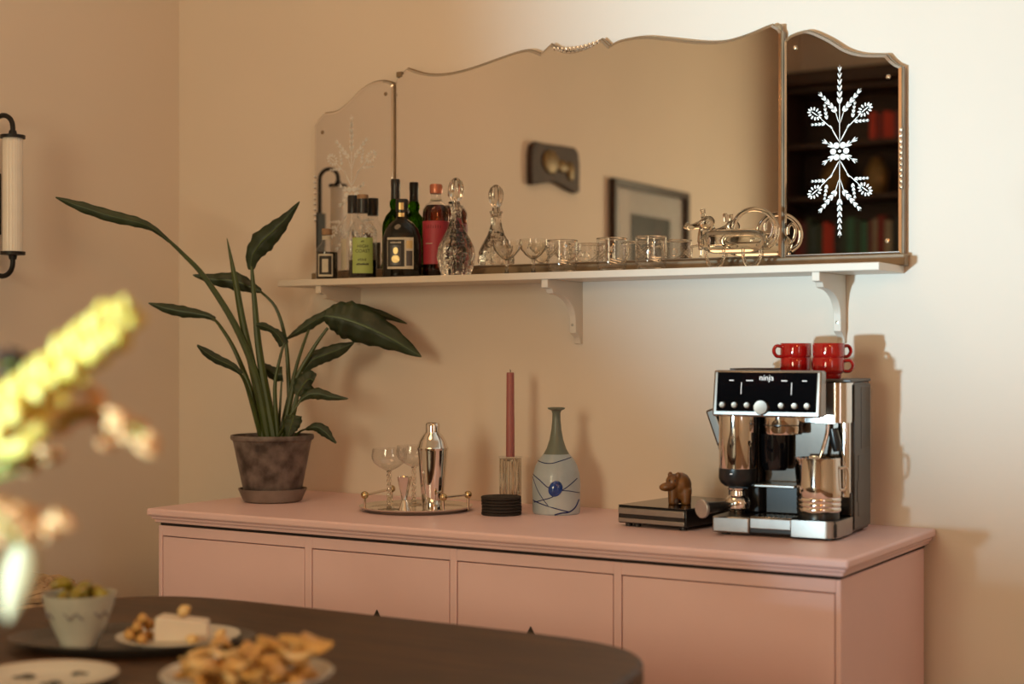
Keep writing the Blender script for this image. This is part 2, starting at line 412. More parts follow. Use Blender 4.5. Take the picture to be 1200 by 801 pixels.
cen_top = px2([(463.5, 96), (468, 88)]) + smooth2(px2([(477, 80), (500, 86.5), (525, 86), (550, 80), (580, 69.5), (605, 61), (620, 58.5), (633, 63)])) \
    + smooth2(px2([(645, 51.5), (658, 59), (672, 60), (690, 54), (704, 45.5)])) + smooth2(px2([(713, 54), (727, 47), (753, 43), (780, 45), (820, 49), (847, 48), (873, 41), (897, 31)])) \
    + px2([(904, 28.5), (912, 33), (915, 38)])
rig_top = px2([(919, 48)]) + smooth2(px2([(925, 42), (935, 38), (948, 36.5), (970, 46), (990, 58), (1010, 63.5), (1038, 64)])) + px2([(1043, 70), (1049, 75), (1056, 78)])
for nm, tp in (('left', left_top), ('centre', cen_top), ('right', rig_top)):
    poly = [(tp[0][0], ZB)] + tp + [(tp[-1][0], ZB)]
    # backing board, a little larger
    bk = offset(poly, .0035); bk = [(x, max(z, ZB-.002)) for x, z in bk]
    bb = MB(); bb.prism(bk, -.012, YM+.008); bb.build('backing_board', 'mframe', mi)
    inner = offset(poly, -.0065)
    n = len(poly)
    tri = tessellate_polygon([[Vector((x, z, 0)) for x, z in inner]])
    gl = MB(); gl.add([(x, YM, z) for x, z in inner]+[(x, YM+.004, z) for x, z in inner], [tuple(t_) for t_ in tri]+[tuple(n+i for i in t_[::-1]) for t_ in tri]+[(i, n+i, n+(i+1) % n, (i+1) % n) for i in range(n)])
    pane = gl.build('mirror_glass', 'mirror', mi, smooth=0)
    bv = MB(); bv.add([(x, YM, z) for x, z in inner]+[(x, YM+.003, z) for x, z in poly]+[(x, YM+.009, z) for x, z in poly],
                      [(i, (i+1) % n, n+(i+1) % n, n+i) for i in range(n)]+[(n+i, n+(i+1) % n, 2*n+(i+1) % n, 2*n+i) for i in range(n)])
    bv.build('bevelled_edge', 'bevel', mi, smooth=0)
    if nm != 'centre':
        # etched flower spray; coordinates measured on the right-hand panel, mirrored for the other
        if nm == 'right': o0 = PY(984, 177, YM); sc_ = .00209; sg = 1
        else: o0 = PY(412, 228, YM); sc_ = .00233; sg = -1
        e = MB()
        def pet(x, z, ang, ln, wd, e=e, o0=o0, sc_=sc_, sg=sg):
            wd = wd*.78
            ca, sa = math.cos(ang), math.sin(ang); pts = []
            for k in range(10):
                t = 2*PI*k/10; a_ = math.cos(t)*ln/2; c_ = math.sin(t)*wd/2
                pts.append((o0.x+sg*(x+a_*ca-c_*sa)*sc_, o0.z+(z+a_*sa+c_*ca)*sc_))
            e.prism(pts, YM-.0008, YM+.0005)
        def line(x0, z0, x1, z1, wd=.9): pet((x0+x1)/2, (z0+z1)/2, math.atan2(z1-z0, x1-x0), math.hypot(x1-x0, z1-z0)*1.06, wd)
        def wheat(x0, z0, x1, z1, n, wd):
            L_ = math.hypot(x1-x0, z1-z0); a = math.atan2(z1-z0, x1-x0); line(x0, z0, x1, z1, .8)
            for k in range(n):
                t = (k+.3)/n; x = x0+(x1-x0)*t; z = z0+(z1-z0)*t; q = L_/n*1.05; ww = wd*(1-.55*t)
                ox, oz = -math.sin(a)*ww*.30, math.cos(a)*ww*.30
                pet(x+ox, z+oz, a+.35, q, ww*.55); pet(x-ox, z-oz, a-.35, q, ww*.55)
        for sz in (1, -1):
            line(0, 6, 0, 98*1.0 if sz == 1 else -98, 1.0) if sz == 1 else line(0, -6, 0, -98, 1.0)
            wheat(0, sz*58, 0, sz*102, 6, 5.5)
            for sxx in (1, -1):
                wheat(sxx*5, sz*48, sxx*26, sz*72, 5, 6)
                line(sxx*1, sz*34, sxx*6, sz*50, 1)
                line(sxx*1, sz*12, sxx*10, sz*28, 1.6); line(sxx*10, sz*28, sxx*24, sz*41, 1.2)
                pet(sxx*10.5, sz*29, math.atan2(sz*14, sxx*9), 6, 2.4)
                wheat(sxx*16, sz*40, sxx*19, sz*58, 4, 3.6)
                wheat(sxx*19, sz*34, sxx*36, sz*34, 4, 3.6)
                for k in range(12):   # ring bud
                    t = 2*PI*k/12; aa = math.atan2(sz*.75, sxx)
                    lx, lz = 8.0*math.cos(t), 5.2*math.sin(t)
                    pet(sxx*31+lx*math.cos(aa)-lz*math.sin(aa), sz*47+lx*math.sin(aa)+lz*math.cos(aa), t+aa, 4.4, 2.6)
                line(sxx*27, sz*44, sxx*35, sz*50, 1.4)
                wheat(sxx*8, sz*6, sxx*22, sz*14.5, 2, 5)
        for k in range(6):
            t = 2*PI*k/6+PI/6*0; pet(8*math.cos(t), 8*math.sin(t), t, 7.4, 9.0)
        pet(0, 0, 0, 4, 4)
        tag(e.build('etched_flower_spray', 'etch', mi, smooth=0, merge=False), kind='stuff')
        if nm == 'right': cl = [(932, 56), (1041, 90), (1040, 282)]
        else: cl = [(452, 110), (378, 155)]
        for u, v in cl:
            p = PY(u, v, YM); r_ = MB()
            r_.lathe([(0, .003), (.003, .0028), (.006, .0012), (.0065, -.0005), (0, -.0005)], 12, p, Matrix.Rotation(PI/2, 4, 'X'), rfun=lambda a, z: 1+.12*math.cos(6*a)); r_.build('rosette_screw', 'chrome' if nm == 'right' else 'mframe', mi)
    if nm == 'right': rp = [(1055.5, 152+i*6.7) for i in range(11)]
    elif nm == 'left': rp = [(368.5, 207+i*6.4) for i in range(9)]
    else: rp = [(649+i*4.6, 56+4*math.sin((i+1)/12*PI)*1.0-i*.62) for i in range(12)]
    rb = MB()
    for u, v in rp:
        p = PY(u, v, YM); rb.ell(p, (.0045, .003, .006), 8, 6)
    tag(rb.build('beaded_edge', 'bevel', mi), kind='stuff')
bx0, bx1 = PY(366, 300, YM).x, PY(1061, 300, YM).x
MB().box(bx0, bx1, -.042, -.004, SZ, ZB).build('base_ledge', 'mframe', mi, bevel=.003)
p = PY(468, 88, YM); MB().box(p.x-.010, p.x+.010, YM-.003, YM+.012, p.z-.006, p.z+.010).build('clip', 'mframe', mi, bevel=.002)
p = PY(907, 34, YM); MB().box(p.x-.018, p.x+.018, YM+.004, YM+.02, p.z-.01, p.z+.012).build('clip', 'mframe', mi, bevel=.004)

# ------------------------------------------------------------------ bottles on the shelf
def at_shelf(u, y): p = PY(u, 320, y); return Vector((p.x, y, SZ))
def ppm(p): return F/depth(p)                       # pixels per metre there
def facing(p):   # rotation so that local -y looks at the camera
    d_ = CAM-Vector(p); return math.atan2(d_.x, -d_.y)
def lathe_part(name, parent, prof, m, seg=40, rfun=None, smooth=35, cap=True, **k): return MB().lathe(prof, seg, rfun=rfun, cap=cap).build(name, m, parent, smooth=smooth, **k)
def zv(p, v): return CZ+(HOR-v)*depth(p)/F-p[2]       # height above the base of p at photo row v

G_B = 'bottles on the wall shelf'
# small dark liqueur bottle
p = at_shelf(383, -.135); t = thing('spirit_bottle', 'small dark bottle with cork stopper and ornate cream label', 'bottle', p, facing(p), G_B)
k = 1/ppm(p); r = 13*k; H = zv(p, 268)
lathe_part('bottle_body', t, [(0, 0), (r*.92, 0), (r, .004), (r, H*.55), (r*.92, H*.62), (r*.5, H*.72), (r*.42, H*.76), (r*.42, H*.88), (0, H*.88)], 'thin')
lathe_part('liqueur', t, [(0, .003), (r*.9, .003), (r*.95, .006), (r*.95, H*.54), (0, H*.54)], 'liqueur')
lathe_part('stopper', t, [(0, H*.88), (r*.44, H*.88), (r*.46, H*.9), (r*.46, H*.985), (r*.42, H), (0, H)], 'cork')
wrap_patch('neck_label', t, 'paperwhite', r*.43, H*.78, H*.86, -1.3, 1.3)
lb = wrap_patch('front_label', t, 'paperwhite', r*1.0, H*.06, H*.5, -.85, .55)
wrap_patch('label_border', lb, 'paperdark', r*1.0+.0006, H*.1, H*.46, -.72, .42)
wrap_patch('label_panel', lb, 'paperwhite', r*1.0+.0012, H*.14, H*.40, -.42, .12)

# clear bottle with a tall black cap
p = at_shelf(414, -.085); t = thing('spirit_bottle', 'slender clear glass bottle with tall black cap close to the mirror', 'bottle', p, facing(p), G_B)
k = 1/ppm(p); r = 14*k; H = zv(p, 229)
lathe_part('bottle_body', t, [(0, 0), (r*.94, 0), (r, .004), (r, H*.6), (r*.9, H*.66), (r*.45, H*.74), (r*.4, H*.78), (r*.4, H*.8), (0, H*.8)], 'thin')
lathe_part('cap', t, [(0, H*.79), (r*.48, H*.79), (r*.48, H*.99), (r*.45, H), (0, H)], 'black')
wrap_patch('side_label', t, 'paperwhite', r, H*.12, H*.48, -1.5, -.6)

# green-label bottle
p = at_shelf(425, -.14); t = thing('spirit_bottle', 'clear bottle with lime green label and black and cork stopper', 'bottle', p, facing(p), G_B)
k = 1/ppm(p); r = 16.5*k; H = zv(p, 228)
lathe_part('bottle_body', t, [(0, 0), (r*.95, 0), (r, .004), (r, H*.53), (r*.96, H*.58), (r*.7, H*.66), (r*.42, H*.72), (r*.36, H*.76), (r*.36, H*.8), (0, H*.8)], 'thin', 48)
lathe_part('spirit', t, [(0, .004), (r*.93, .004), (r*.95, .008), (r*.95, H*.22), (0, H*.22)], 'liqueur')
cp = lathe_part('cap', t, [(0, H*.78), (r*.40, H*.78), (r*.40, H*.95), (0, H*.95)], 'black')
lathe_part('cap_top', cp, [(0, H*.95), (r*.40, H*.95), (r*.40, H*.995), (r*.37, H), (0, H)], 'cork')
lb = wrap_patch('front_label', t, 'papergreen', r, H*.06, H*.48, -.78, .78)
def marks(parent, m, rad, z, h, a0, a1, n, name='printed_mark', fill=.6):
    # a row of small illegible print strokes
    st_ = (a1-a0)/n
    for i in range(n): wrap_patch(name, parent, m, rad, z, z+h*(1 if i % 3 else .75), a0+i*st_, a0+(i+fill)*st_, 3, .0004)
marks(lb, 'paperdark', r+.0006, H*.425, H*.02, -.12, .12, 3)
wrap_text(lb, 'HIGH', .0135, 'paperdark', r+.0012, H*.375); wrap_text(lb, 'COAST', .0135, 'paperdark', r+.0012, H*.32)
marks(lb, 'paperdark', r+.0006, H*.205, H*.03, -.32, .30, 5, fill=.45)
marks(lb, 'paperdark', r+.0006, H*.155, H*.022, -.45, .45, 9, fill=.8)

# tall green bottle
p = at_shelf(463.5, -.083); t = thing('spirit_bottle', 'tall dark green glass bottle with black capsule close to the mirror', 'bottle', p, facing(p), G_B)
k = 1/ppm(p); r = 15.6*k; H = zv(p, 210)
lathe_part('bottle_body', t, [(0, 0), (r*.95, 0), (r, .005), (r, H*.5), (r*.95, H*.56), (r*.72, H*.635), (r*.42, H*.68), (r*.36, H*.70), (r*.44, H*.735), (r*.44, H*.77), (r*.34, H*.80), (r*.33, H*.83), (0, H*.83)], 'greenglass', 48)
lathe_part('capsule', t, [(0, H*.80), (r*.36, H*.80), (r*.34, H*.9), (r*.36, H*.94), (r*.36, H*.985), (r*.32, H), (0, H)], 'black')

# squat dark bottle with portrait label
p = at_shelf(471, -.158); t = thing('spirit_bottle', 'squat black bottle with round shoulders and two-part portrait label', 'bottle', p, facing(p), G_B)
t.scale = (1, .6, 1); k = 1/ppm(p); r = 23*k; H = zv(p, 233)
lathe_part('bottle_body', t, [(0, 0), (r*.95, 0), (r, .005), (r*1.0, H*.40), (r*.97, H*.5), (r*.82, H*.62), (r*.55, H*.70), (r*.32, H*.74), (r*.29, H*.78), (r*.29, H*.86), (0, H*.86)], 'darkglass', 48)
cp = lathe_part('capsule', t, [(0, H*.84), (r*.32, H*.84), (r*.32, H*.98), (r*.28, H), (0, H)], 'black')
e1 = wrap_patch('neck_emblem', cp, 'goldprint', r*.32, H*.86, H*.95, -.5, .3)
wrap_patch('neck_emblem', cp, 'goldprint', r*.32, H*.77, H*.82, -.6, .4)
lb = wrap_patch('front_label', t, 'paperwhite', r, H*.10, H*.50, -.82, .62)
wrap_patch('label_panel', lb, 'paperdark', r+.0006, H*.13, H*.47, -.78, .12)
wrap_patch('label_panel', lb, 'stoneware', r+.0011, H*.15, H*.40, -.62, -.05)
fb = MB()
def bend(o_, r_): return (r_*math.sin(o_[0]/r_), -r_*math.cos(o_[0]/r_), o_[1])
def blob(cx, cz, rx, rz, r_, n=16): return [bend((cx+rx*math.cos(2*PI*i/n), cz+rz*math.sin(2*PI*i/n)), r_) for i in range(n)]
fb.add(blob(-.33*r, H*.33, .0075, .010, r+.0022), [tuple(range(16))]); fb.add(blob(-.33*r, H*.225, .0125, .011, r+.0042), [tuple(range(16))])
fb.build('bust_print', 'goldprint', lb, smooth=0)
marks(lb, 'paperwhite', r+.0011, H*.425, H*.02, -.60, -.02, 6, fill=.7)
wrap_patch('label_panel', lb, 'goldprint', r+.0006, H*.36, H*.46, .22, .55)
wrap_patch('label_panel', lb, 'stoneware', r+.0006, H*.14, H*.33, .22, .55)

# red label bottle
p = at_shelf(511, -.083); t = thing('spirit_bottle', 'amber spirit bottle with large crimson label and copper red cap', 'bottle', p, facing(p), G_B)
k = 1/ppm(p); r = 16*k; H = zv(p, 216)
lathe_part('bottle_body', t, [(0, 0), (r*.95, 0), (r, .005), (r, H*.68), (r*.96, H*.73), (r*.74, H*.785), (r*.46, H*.81), (r*.36, H*.84), (r*.36, H*.9), (0, H*.9)], 'thin', 48)
lathe_part('spirit', t, [(0, .005), (r*.94, .005), (r*.965, .009), (r*.965, H*.68), (r*.92, H*.725), (r*.7, H*.775), (0, H*.775)], 'whisky', 48)
lathe_part('cap', t, [(0, H*.90), (r*.44, H*.90), (r*.47, H*.925), (r*.47, H*.985), (r*.42, H), (0, H)], 'copper')
lathe_part('neck_ring', t, [(r*.37, H*.825), (r*.42, H*.825), (r*.42, H*.84), (r*.37, H*.84)], 'paperwhite')
lb = wrap_patch('front_label', t, 'paperred', r, H*.14, H*.60, -1.35, 1.35, 24)
marks(lb, 'redprint', r+.0006, H*.52, H*.035, -.75, .45, 7, fill=.35); marks(lb, 'paperwhite', r+.0006, H*.355, H*.008, -.85, -.25, 6, fill=.75)

# ------------------------------------------------------------------ crystal decanter, coupes, cups on shelf
p = at_shelf(534.5, -.142); t = thing('decanter', 'cut crystal decanter with fluted ball stopper and star-cut belly', 'decanter', p, facing(p))
k = 1/ppm(p); H = zv(p, 208); R = 22*k
star = lambda a, z: 1+.035*math.cos(12*a)
prof = [(0, 0), (R*.72, 0), (R*.76, .004), (R*.93, H*.12), (R, H*.2), (R*.93, H*.29), (R*.72, H*.38), (R*.46, H*.47), (R*.31, H*.56), (R*.27, H*.64), (R*.30, H*.69), (R*.36, H*.705), (R*.36, H*.715), (0, H*.715)]
body = lathe_part('body', t, prof, 'cut', 72, star, 30)
# star cuts: raised rays on the belly
rays = MB()
for c0 in (-.95, 0, .95):
    for i in range(16):
        a = 2*PI*i/16; q = []
        for s_ in (.004, .016, .027):
            th = c0+math.cos(a)*s_/R; z = H*.2+math.sin(a)*s_
            rr = R*1.0*math.sqrt(max(.2, 1-((z-H*.2)/(H*.34))**2*.95))+.0005
            q.append((rr*math.sin(th), -rr*math.cos(th), z))
        rays.tube(q, [.0004, .0013, .0004], 5)
tag(rays.build('star_cut', 'crystal', body, merge=False), kind='stuff')
flute = lambda a, z: 1+.06*math.cos(10*a)
lathe_part('stopper', t, [(0, H*.66), (R*.24, H*.67), (R*.25, H*.715), (R*.20, H*.735), (R*.19, H*.76), (R*.32, H*.80), (R*.40, H*.86), (R*.40, H*.91), (R*.30, H*.965), (R*.12, H*.995), (0, H)], 'crystal', 60, flute, 25)

def coupe_shelf(u, y, label):
    p = at_shelf(u, y); t = thing('shelf_coupe', label, 'glass', p, facing(p), 'small coupes beside the decanter')
    H = .094; R = .038
    lathe_part('foot', t, [(0, 0), (.026, 0), (.026, .0015), (.008, .005), (.0045, .010), (.004, .030), (.006, .040), (0, .041)], 'crystal')
    lathe_part('bowl', t, [(0, .039), (.008, .041), (.022, .052), (R*.92, .068), (R, .080), (R*.985, H), (R*.955, H), (R*.965, .080), (R*.88, .069), (.020, .054), (.006, .044), (0, .043)], 'crystal', 48, lambda a, z: 1+(.025*math.cos(14*a) if z < .075 else 0), 30)
    return t
coupe_shelf(594, -.13, 'small cut glass coupe directly beside the crystal decanter')
coupe_shelf(625, -.13, 'small cut glass coupe beside the first glass punch cup')

def cup(u, y, label, rot):
    p = at_shelf(u, y); t = thing('punch_cup', label, 'cup', p, facing(p)+rot, 'glass punch cups on the wall shelf')
    H = .088; R = .041
    lathe_part('body', t, [(0, 0), (R*.84, 0), (R*.9, .004), (R*.985, .02), (R, H-.002), (R*.985, H), (R*.95, H), (R*.945, .02), (R*.86, .010), (0, .008)], 'thin', 48)
    d = MB()
    for a0 in (-1.0, 1.1, 3.2):
        for dz in (0, .007):
            q = []
            for i in range(13):
                s_ = i/12; a = a0+(s_-.5)*1.9; z = .026+dz+.030*(abs(s_-.15))**1.6*1.6
                q.append(((R+.0005)*math.sin(a), -(R+.0005)*math.cos(a), z))
            d.tube(q, .0017, 6)
        q = []
        for i in range(14):
            tt = 2*PI*i/14; a = a0-.1+math.cos(tt)*.009/R; z = .060+math.sin(tt)*.009
            q.append(((R+.0004)*math.sin(a), -(R+.0004)*math.cos(a), z))
        d.tube(q, .0016, 6, close=True)
    d.build('swag_relief', 'crystal', t, merge=False)
    MB().tube([(R*.972*math.cos(a*2*PI/48), R*.972*math.sin(a*2*PI/48), H) for a in range(48)], .0016, 8, close=True).build('rim', 'crystal', t)
    lathe_part('thick_base', t, [(0, .0005), (R*.82, .0005), (R*.88, .004), (R*.86, .0075), (0, .0075)], 'crystal', 48)
    hq = spline([(-R*.96, 0, .072), (-R-.020, 0, .074), (-R-.026, 0, .052), (-R-.012, 0, .028), (-R*.96, 0, .024)], 6)
    MB().tube(hq, .0032, 8).build('handle', 'clear', t)
    return t
cup(659, -.115, 'glass punch cup with swag relief next to the small coupes', 1.9)
cup(717, -.115, 'glass punch cup with swag relief between two other punch cups', 2.3)
cup(763, -.115, 'glass punch cup with swag relief nearest the glass animal', 2.1)

# glass animal decanter
ga = thing('glass_animal_decanter', 'blown glass dog-shaped decanter with looped handle tail on the shelf', 'decanter', (0, 0, 0))
YG = -.118
def gp(u, v, y=YG): return PY(u, v, y)
b = MB()
pts = spline([gp(823, 283), gp(835, 283), gp(860, 282.5), gp(885, 282), gp(898, 284)], 5); n = len(pts)
b.tube(pts, [.031*math.sin(min(1, .28+2.2*min(i, n-1-i)/(n-1))*PI/2) for i in range(n)], 28)
b.build('body', 'clear', ga, smooth=60)
b = MB(); pts = spline([gp(826, 291), gp(824.5, 281), gp(824, 271), gp(827, 262)], 5); b.tube(pts, lerp_list([.017, .016, .012, .012], len(pts)), 16); b.build('neck', 'clear', ga, smooth=60)
b = MB(); b.ell(gp(829, 261), (.020, .017, .019), 24, 14); b.build('head', 'clear', ga, smooth=60)
b = MB(); pts = spline([gp(822, 263), gp(814, 265), gp(808, 266), gp(804, 264)], 4); b.tube(pts, lerp_list([.012, .008, .0075, .011], len(pts)), 16); b.build('snout', 'clear', ga, smooth=60)
for dy in (-.008, .010):
    b = MB(); b.tube([gp(824.5, 255, YG+dy), gp(824, 250, YG+dy), gp(823.5, 245, YG+dy)], [.007, .006, .007], 12); b.build('ear', 'crystal', ga, smooth=60)
zfoot = SZ+.0052
for (ua, ub) in ((828, 848), (871, 891)):
    for dy in (-.018, .018):
        a_, c_ = gp(ua, 290, YG+dy), gp(ub, 291, YG+dy); mid1 = gp(ua+5, 300, YG+dy); mid2 = gp(ub-5, 300, YG+dy)
        mid1.z = zfoot; mid2.z = zfoot+.002
        b = MB(); b.tube(spline([a_, Vector((a_.x, a_.y, (a_.z+zfoot)/2)), mid1, mid2, Vector((c_.x, c_.y, (c_.z+zfoot)/2)), c_], 5), .0042, 10); b.build('leg', 'crystal', ga, smooth=60)
b = MB(); b.tube(spline([gp(858, 269), gp(862, 258), gp(870, 249), gp(883, 245), gp(897, 248), gp(908, 258), gp(911, 270), gp(908, 282), gp(900, 289)], 5), .0062, 12); b.build('tail_handle', 'crystal', ga, smooth=60)
b = MB(); b.tube(spline([gp(897, 270, YG+.004), gp(897, 262, YG+.004), gp(902, 257, YG+.004), gp(906, 264, YG+.004), gp(904, 275, YG+.004), gp(899, 282, YG+.004)], 5), .0045, 10); b.build('tail_curl', 'crystal', ga, smooth=60)
# ------------------------------------------------------------------ potted plant on the sideboard
pp0 = PZ(319.5, 587, ZT); d0 = depth(pp0); K = d0/F
pl = thing('potted_plant', 'potted bird of paradise plant in mottled brown clay pot on saucer', 'plant', pp0)
lathe_part('saucer', pl, [(0, 0), (31*K, 0), (34*K, .004), (39.5*K, .034), (40*K, .038), (38*K, .038), (36*K, .030), (33*K, .012), (0, .010)], 'claylight', 56)
hp = .038
ztop = CZ+(HOR-509)*K-ZT
wob = lambda a, z: 1+.006*math.sin(3*a+z*20)+.004*math.sin(7*a)
lathe_part('pot', pl, [(0, .012), (31*K, .012), (33*K, .02), (45.2*K, ztop-.022), (46*K, ztop-.016), (48*K, ztop-.013), (48.8*K, ztop-.007), (48*K, ztop), (45.8*K, ztop), (44*K, ztop-.02), (42*K, ztop-.03), (0, ztop-.03)], 'clay', 64, wob)
MB().lathe([(43.2*K, ztop-.029), (30*K, ztop-.018), (0, ztop-.014)], 40, cap=False).build('soil', 'soil', pl)
def PP(u, v, dd=0.): return PD(u, v, d0+dd)-pp0
def petiole(pts, r0, r1, dds=(0, 0)):
    q = spline([PP(u, v, dds[0]+(dds[1]-dds[0])*i/(len(pts)-1)) for i, (u, v) in enumerate(pts)], 5)
    n = len(q); return MB().tube(q, [r0+(r1-r0)*i/(n-1) for i in range(n)], 8).build('stalk', 'stem', pl)
def blade(pts, hw, parent, dds=(0, 0), nrm=None, fold=.35, wav=.06, cross=7):
    q = spline([PP(u, v, dds[0]+(dds[1]-dds[0])*i/(len(pts)-1)) for i, (u, v) in enumerate(pts)], 6); n = len(q)
    hwl = lerp_list(hw, n); vs = []; fs = []
    for i, p_ in enumerate(q):
        t = (q[min(i+1, n-1)]-q[max(i-1, 0)]).normalized()
        vw = -FW if nrm is None else Vector(nrm).normalized()
        side = t.cross(vw).normalized(); up = side.cross(t)
        for j in range(cross):
            s_ = -1+2*j/(cross-1); w_ = hwl[i]*K
            off = side*(s_*w_*(1+wav*math.sin(i*1.7+j*3)*abs(s_))) - up*(abs(s_)*w_*fold) + up*(wav*w_*math.sin(i*1.1+(2 if s_ > 0 else 0))*abs(s_)*2)
            vs.append(p_+off)
    for i in range(n-1):
        for j in range(cross-1): fs.append((i*cross+j, i*cross+j+1, (i+1)*cross+j+1, (i+1)*cross+j))
    b = MB().add(vs, fs); o = b.build('leaf', 'leaf', parent, smooth=80)
    md = o.modifiers.new('solid', 'SOLIDIFY'); md.thickness = .0009; md.offset = 0
    rb = MB().tube([p_ - FW*.0012 for p_ in q], [max(.0005, h_*K*.07) for h_ in hwl], 6); rb.build('midrib', 'rib', o)
    return o
leaves = [
 # stalk pixels, r0, r1, stalk depth range, blade pixels, half widths px, blade depth, normal
 ([(315, 512), (300, 440), (275, 380), (240, 325), (215, 298), (196, 280)], .013, .0042, (0, -.05), [(200, 284), (180, 268), (160, 260), (130, 253), (95, 242), (65, 231)], [1.5, 3.5, 6, 7, 6, .6], (-.05, -.10), None),
 ([(308, 512), (295, 460), (275, 410), (258, 382), (250, 373)], .009, .0035, (0, .05), [(252, 374), (240, 369), (215, 365), (195, 361), (174, 355)], [2.5, 4, 7, 6, .5], (.05, .06), None),
 ([(306, 512), (290, 455), (281, 437)], .008, .003, (0, -.06), [(283, 438), (272, 429), (255, 421), (242, 413), (231, 404)], [2, 4.5, 5.5, 5, .8], (-.06, -.08), None),
 ([(322, 512), (305, 420), (298, 350), (295, 312)], .014, .0042, (0, .0), [(294, 316), (296, 300), (306, 284), (323, 268), (338, 252), (351, 236)], [3, 9, 14, 10.5, 5, .5], (0, -.03), None),
 ([(340, 512), (338, 440), (334, 395), (323, 360), (305, 341)], .0075, .0035, (.04, .06), [(306, 341), (293, 336), (275, 329), (250, 327), (226, 322)], [2, 7, 11, 7, .5], (.06, .07), None),
 ([(326, 512), (322, 455), (328, 420), (333, 402)], .007, .003, (-.02, -.03), [(333, 404), (326, 393), (318, 386), (308, 382), (300, 380)], [6, 6, 3.5, 5, 1], (-.03, -.05), None),
 ([(332, 512), (345, 450), (366, 410), (384, 384)], .009, .004, (.0, -.03), [(380, 370), (390, 371), (405, 374), (430, 383), (461, 398), (494, 418)], [6, 16, 22, 21, 13, .5], (-.03, -.05), None),
 ([(328, 512), (340, 460), (350, 420), (362, 386)], .008, .0035, (.03, .06), [(336, 397), (348, 389), (362, 380), (378, 371), (410, 362), (445, 368), (477, 379)], [.8, 4, 6.5, 6, 8, 5, .5], (.06, .08), None),
 ([(336, 512), (346, 470), (356, 438)], .0075, .003, (-.01, -.01), [(355, 436), (366, 422), (382, 415), (398, 409), (415, 401)], [3, 9, 9, 8, .5], (-.01, 0), None),
 ([(338, 512), (346, 480), (350, 458)], .006, .003, (-.03, -.04), [(368, 446), (362, 444), (356, 450), (351, 458), (348, 463)], [7, 11, 12, 9, 2], (-.04, -.06), None),
 ([(330, 512), (338, 490), (352, 470)], .005, .0025, (-.05, -.06), [(350, 471), (360, 463), (372, 461), (390, 465), (408, 467)], [1, 5, 7, 4, .5], (-.06, -.07), None),
 ([(324, 514), (335, 496), (342, 486)], .004, .0022, (-.06, -.08), [(344, 486), (343, 493), (340, 502), (338, 512)], [9, 10, 8, 1], (-.08, -.10), None),
 ([(344, 512), (352, 505), (360, 502)], .004, .0022, (0, -.02), [(358, 503), (370, 500), (380, 505), (388, 513), (394, 519)], [1, 5.5, 6.5, 3, .8], (-.02, -.04), None),
 ([(326, 512), (328, 480), (330, 446)], .005, .0025, (.04, .05), [(331, 438), (322, 438), (313, 432), (306, 426)], [9, 8, 6, 2], (.05, .05), None),
]
for sp, r0, r1, sd, bp_, hw, bd, nr in leaves:
    stk = petiole(sp, r0, r1, sd); blade(bp_, hw, stk, bd, nr)
q = spline([PP(u, v) for u, v in [(314, 512), (296, 430), (284, 375), (276, 330), (266, 279)]], 6)
MB().tube(q, lerp_list([.013, .012, .010, .0085, .001], len(q)), 10).build('rolled_leaf', 'stem', pl)

# ------------------------------------------------------------------ tray with cocktail things
tp = PZ(487.5, 597.2, ZT); kt = depth(tp)/F
tr = thing('serving_tray', 'round polished silver tray with two ball-ended bar handles', 'tray', tp)
RTY = 66.5*kt
lathe_part('dish', tr, [(0, .003), (RTY*.80, .003), (RTY*.83, 0), (RTY*.9, .0), (RTY*.995, .010), (RTY, .013), (RTY*.985, .0135), (RTY*.90, .006), (RTY*.82, .0065), (RTY*.80, .0075), (0, .0075)], 'silver', 72, sub=0)
for (u0, v0, u1, v1) in ((427.5, 595.5, 459, 587.5), (519.5, 598.3, 548.5, 595)):
    A = PZ(u0, v0, ZT+.010)-tp; B_ = PZ(u1, v1, ZT+.010)-tp
    A2, B2 = A+Vector((0, 0, .036)), B_+Vector((0, 0, .036))
    hh = MB().tube([A2, B2], .0038, 12).build('handle', 'silver', tr)
    for q0, q_ in ((A, A2), (B_, B2)):
        bl = MB(); bl.ell(q_, (.0105, .0105, .0105), 20, 12); bl.build('ball', 'brass', hh)
        MB().tube([q0-Vector((0, 0, .005)), q_], .0036, 10).build('post', 'silver', hh)
ZTR = ZT+.0075
p = PZ(507, 596.5, ZTR); k = depth(p)/F
sk = thing('cocktail_shaker', 'polished steel cocktail shaker with domed cap on silver tray', 'shaker', p)
lathe_part('tumbler', sk, [(0, 0), (11.5*k, 0), (12*k, .003), (13.5*k, 20*k), (16.5*k, 50*k), (17.8*k, 68*k), (18.2*k, 71*k), (0, 71*k)], 'chrome', 56)
lathe_part('shoulder', sk, [(18.6*k, 70*k), (18.9*k, 72*k), (17.6*k, 74*k), (15.8*k, 80*k), (12.5*k, 86*k), (9.5*k, 89*k), (8.6*k, 90.5*k), (0, 90.5*k)], 'chrome', 56)
lathe_part('cap', sk, [(8.3*k, 89*k), (8.3*k, 99*k), (7.6*k, 101*k), (6*k, 102*k), (0, 102.3*k)], 'chrome', 48)

